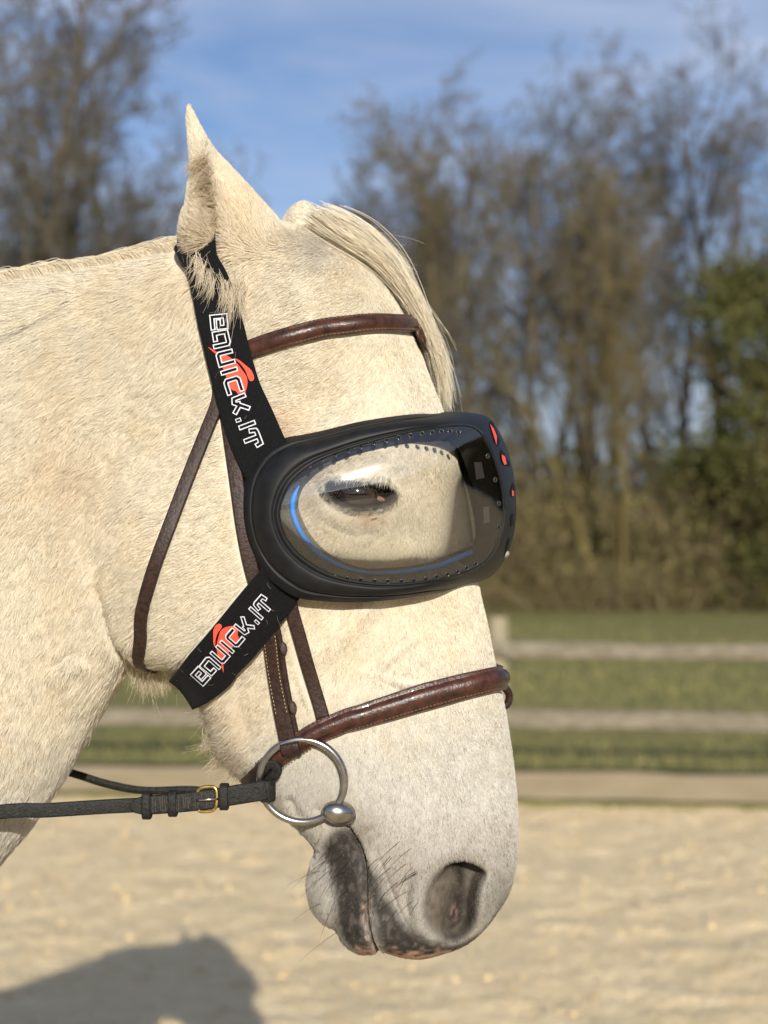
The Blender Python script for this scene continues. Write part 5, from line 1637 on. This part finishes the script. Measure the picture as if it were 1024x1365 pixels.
lift = (0.20 + 0.16 * (vnoise(P, 9, 9) - .5) + rng.normal(0, .06, len(P)))[:, None]
L = (FL(Lmap, P[:, 0], P[:, 1]) * (0.65 + 0.6 * rng.random(len(P))))[:, None]
# flecks: a few darker brown hairs
fleck = rng.random(len(P)) < 0.03 * sstep(0.35, 0.7, vnoise(P, 40, 12)) + 0.10 * sstep(1010, 1120, P[:, 1]) * sstep(0.3, 0.6, vnoise(P, 14, 13))
C[fleck] *= np.array([.55, .45, .36])
side = np.cross(nrm, D) * rng.normal(0, 0.10, (len(P), 1))
p0 = P - nrm * 0.6
p1 = p0 + (D + nrm * (lift + .25) + side * .5) * L * .35
p2 = p1 + (D + nrm * lift * .8 + side) * L * .35
p3 = p2 + (D + nrm * (lift * .35 - .05) + side * 1.5) * L * .35
HA = np.stack([p0, p1, p2, p3], 1)
hair_obj("fur", HA, np.array([0.34, 0.30, 0.22, 0.05]), C, M['fur'], horse)
print("hairs", len(P))

def strands(guides, n, spread, rad, colr, name, clump=0.5, wav=2.0, m=12, cvar=0.25, flyaway=0.06):
    """guides: list of (points, root spread, tip spread); hair interpolated round them"""
    out, cc = [], []
    for gi, (pts, r0, r1, share) in enumerate(guides):
        G = spline(pts, m); k = int(n * share)
        t = np.linspace(0, 1, m)[None, :, None]
        off0 = rng.normal(0, 1, (k, 1, 3)) * np.array(r0)
        lock = rng.integers(0, max(3, k // 26), k); lk = rng.normal(0, 1, (max(3, k // 26), 3))
        off1 = (lk[lock][:, None] * clump + rng.normal(0, 1, (k, 1, 3)) * (1 - clump)) * np.array(r1)
        ph = rng.random((k, 1, 3)) * 6.28 + lk[lock][:, None] * 2
        wv = np.sin(t * rng.uniform(3, 7, (k, 1, 1)) + ph) * wav * t
        ln = rng.uniform(.72, 1.0, k)
        Gk = np.stack([np.stack([np.interp(np.linspace(0, l, m), np.linspace(0, 1, m), G[:, i]) for i in range(3)], 1) for l in ln])
        A = Gk + off0 * (1 - t) + off1 * t ** 1.2 + wv
        fly = rng.random(k) < flyaway
        A[fly] += rng.normal(0, 1, (fly.sum(), 1, 3)) * np.array(r1) * 1.6 * t ** 2
        out.append(A)
        lc = rng.random(max(3, k // 26))
        c = np.array(colr)[None] * (1 - cvar + 2 * cvar * (0.5 * lc[lock] + 0.5 * rng.random(k)))[:, None]
        cc.append(c)
    A = np.concatenate(out); return hair_obj(name, A, np.linspace(rad, rad * .35, m), np.concatenate(cc), M['fur'], horse)

# forelock: out of the poll between the ears, over the forehead and down past the browband
CRM = (0.76, 0.68, 0.53); GRY = (0.40, 0.35, 0.28)
strands([
 ([(430,302,5),(448,302,20),(472,320,34),(498,343,34),(516,350,24)], (8,6,20), (9,8,12), .11),
 ([(432,296,0),(458,304,10),(490,330,20),(520,354,22),(540,374,12)], (8,6,22), (9,9,14), .14),
 ([(425,300,20),(458,330,50),(505,360,48),(537,395,38),(562,432,26),(580,470,16),(592,510,6)], (9,7,18), (6,9,10), .18),
 ([(430,298,0),(475,318,24),(520,355,30),(548,398,24),(571,440,14),(588,490,6),(597,545,0)], (10,8,22), (5,8,10), .30),
 ([(430,298,-20),(480,322,-10),(530,368,-8),(560,420,-8),(584,475,-12),(596,530,-16)], (10,8,20), (6,8,12), .18),
], 4600, 1, 0.31, CRM, "forelock", clump=.62, wav=3.0, cvar=.5, flyaway=.05)
strands([([(470,318,10),(492,328,20),(506,340,24),(512,328,24),(516,322,22)], (12,6,14), (9,5,10), .5),
         ([(452,305,0),(472,306,10),(490,318,14),(500,326,12)], (12,6,16), (10,9,10), .5)], 420, 1, 0.36, GRY, "forelock_curls", wav=3)
# mane along the crest, falling to the far side
gl = []
crest = spline([(262,330,0),(200,346,0),(140,358,0),(80,366,0),(0,380,0),(-80,402,0)], 20)
for i, p in enumerate(crest):
    gl.append(([(p[0], p[1] + 9, 20), (p[0] - 12, p[1] - 8, 6), (p[0] - 48, p[1] + 0, 2), (p[0] - 96, p[1] + 12, -14), (p[0] - 140, p[1] + 40, -60), (p[0] - 160, p[1] + 170, -118)], (9, 3, 5), (10, 8, 8), 1 / 20))
strands(gl, 11000, 1, 0.42, (0.74, 0.65, 0.49), "mane", wav=2.0, m=12)
# long hair below the ear, over the top of the strap
gl = []
for u_, v_ in ((262,352),(272,366),(284,380),(296,386),(308,392),(318,394)):
    c = cast(u_, v_) + np.array([0, 0, 12.0])
    gl.append(([c + (0, -14, -10), c + (2, 0, 6), c + (2, 16, 8), c + (random.uniform(-8, 6), 36, 2)], (5, 6, 4), (11, 12, 4), 1 / 6))
strands(gl, 330, 1, 0.28, (0.68, 0.58, 0.43), "ear_tuft", wav=1.5, m=8, flyaway=.15)
gl = []
for u_, v_, l in ((262,215,26),(266,240,30),(272,265,34),(280,290,34),(284,318,34),(288,340,34)):
    c = view(u_ + 4, v_, 98 - 0)
    gl.append(([c + (8, 0, -12), c + (2, 2, 0), c + (-6, 6, 6), c + (-14, 14, 4)], (5, 10, 5), (7, 9, 5), 1 / 6))
strands(gl, 700, 1, 0.30, (0.52, 0.42, 0.29), "ear_hair", wav=1.5, m=7, flyaway=.1)
# jaw and throat hair
gl = []
for u_, v_, dx, dy in ((280,955,-10,10),(286,985,-16,16),(300,1005,-20,16),(318,1022,-18,20),(335,1035,-14,24),(180,880,-2,34),(195,888,4,38),(212,888,6,36),(230,892,4,30)):
    gl.append(([(u_ + 4, v_ - 6, 10), (u_ + dx * .3, v_ + dy * .3, 12), (u_ + dx, v_ + dy, 12)], (8, 8, 22), (8, 8, 14), 1 / 9))
strands(gl, 1100, 1, 0.24, (0.60, 0.51, 0.37), "throat_hair", wav=1.5, m=7, flyaway=.2)
# eyelashes
gl = []
for u_ in np.linspace(438, 520, 12):
    c = view(u_, 646 + (u_ - 438) * .06, 148)
    gl.append(([c + (0, -14, -2), c + (-1, -8, 6), c + (-2, -1, 9)], (3, 1.5, 1), (4, 3, 3), 1 / 12))
strands(gl, 130, 1, 0.26, (0.55, 0.52, 0.46), "eyelash", wav=.6, m=6, flyaway=0)
# loose hairs caught on the webbing
for st, top in ((up_strap, UP_TOP), (lo_strap, LO_TOP)):
    ii = rng.integers(0, top.shape[0], 34); jj = rng.integers(1, top.shape[1] - 1, 34)
    q = top[ii, jj]; q = q[q[:, 2] > 30]; nn_ = -unit(grad(q, h=2.5)); d = unit(np.cross(nn_, rng.normal(0, 1, q.shape))); l = rng.uniform(5, 14, (len(q), 1))
    A = np.stack([q + nn_ * .5 + d * l * (t - .5) + np.cross(nn_, d) * l * .25 * (t - .5) ** 2 for t in np.linspace(0, 1, 5)], 1)
    hair_obj("loose_hair", A, .13, np.tile([.5, .43, .32], (len(A), 1)) * rng.uniform(.25, .8, (len(A), 1)), M['fur'], st)
# whiskers
wk = []
for _ in range(36):
    u_, v_ = (rng.uniform(418, 470), rng.uniform(1120, 1245)) if rng.random() < .6 else (rng.uniform(500, 560), rng.uniform(1120, 1220))
    h = cast(u_, v_)
    if h is None: continue
    n = -unit(grad(h[None], h=2.0))[0]
    d = np.array([-.75, .45, .35]) + rng.normal(0, .15, 3); d = unit(n * .7 + d * .8); l = rng.uniform(26, 58)
    wk.append([h + d * l * t + np.array([-2, 9, 0]) * t * t for t in np.linspace(0, 1, 6)])
wk = np.array(wk)
hair_obj("whisker", wk, np.linspace(.30, .08, 6), np.tile([.02, .017, .015], (len(wk), 1)), M['fur'], horse)
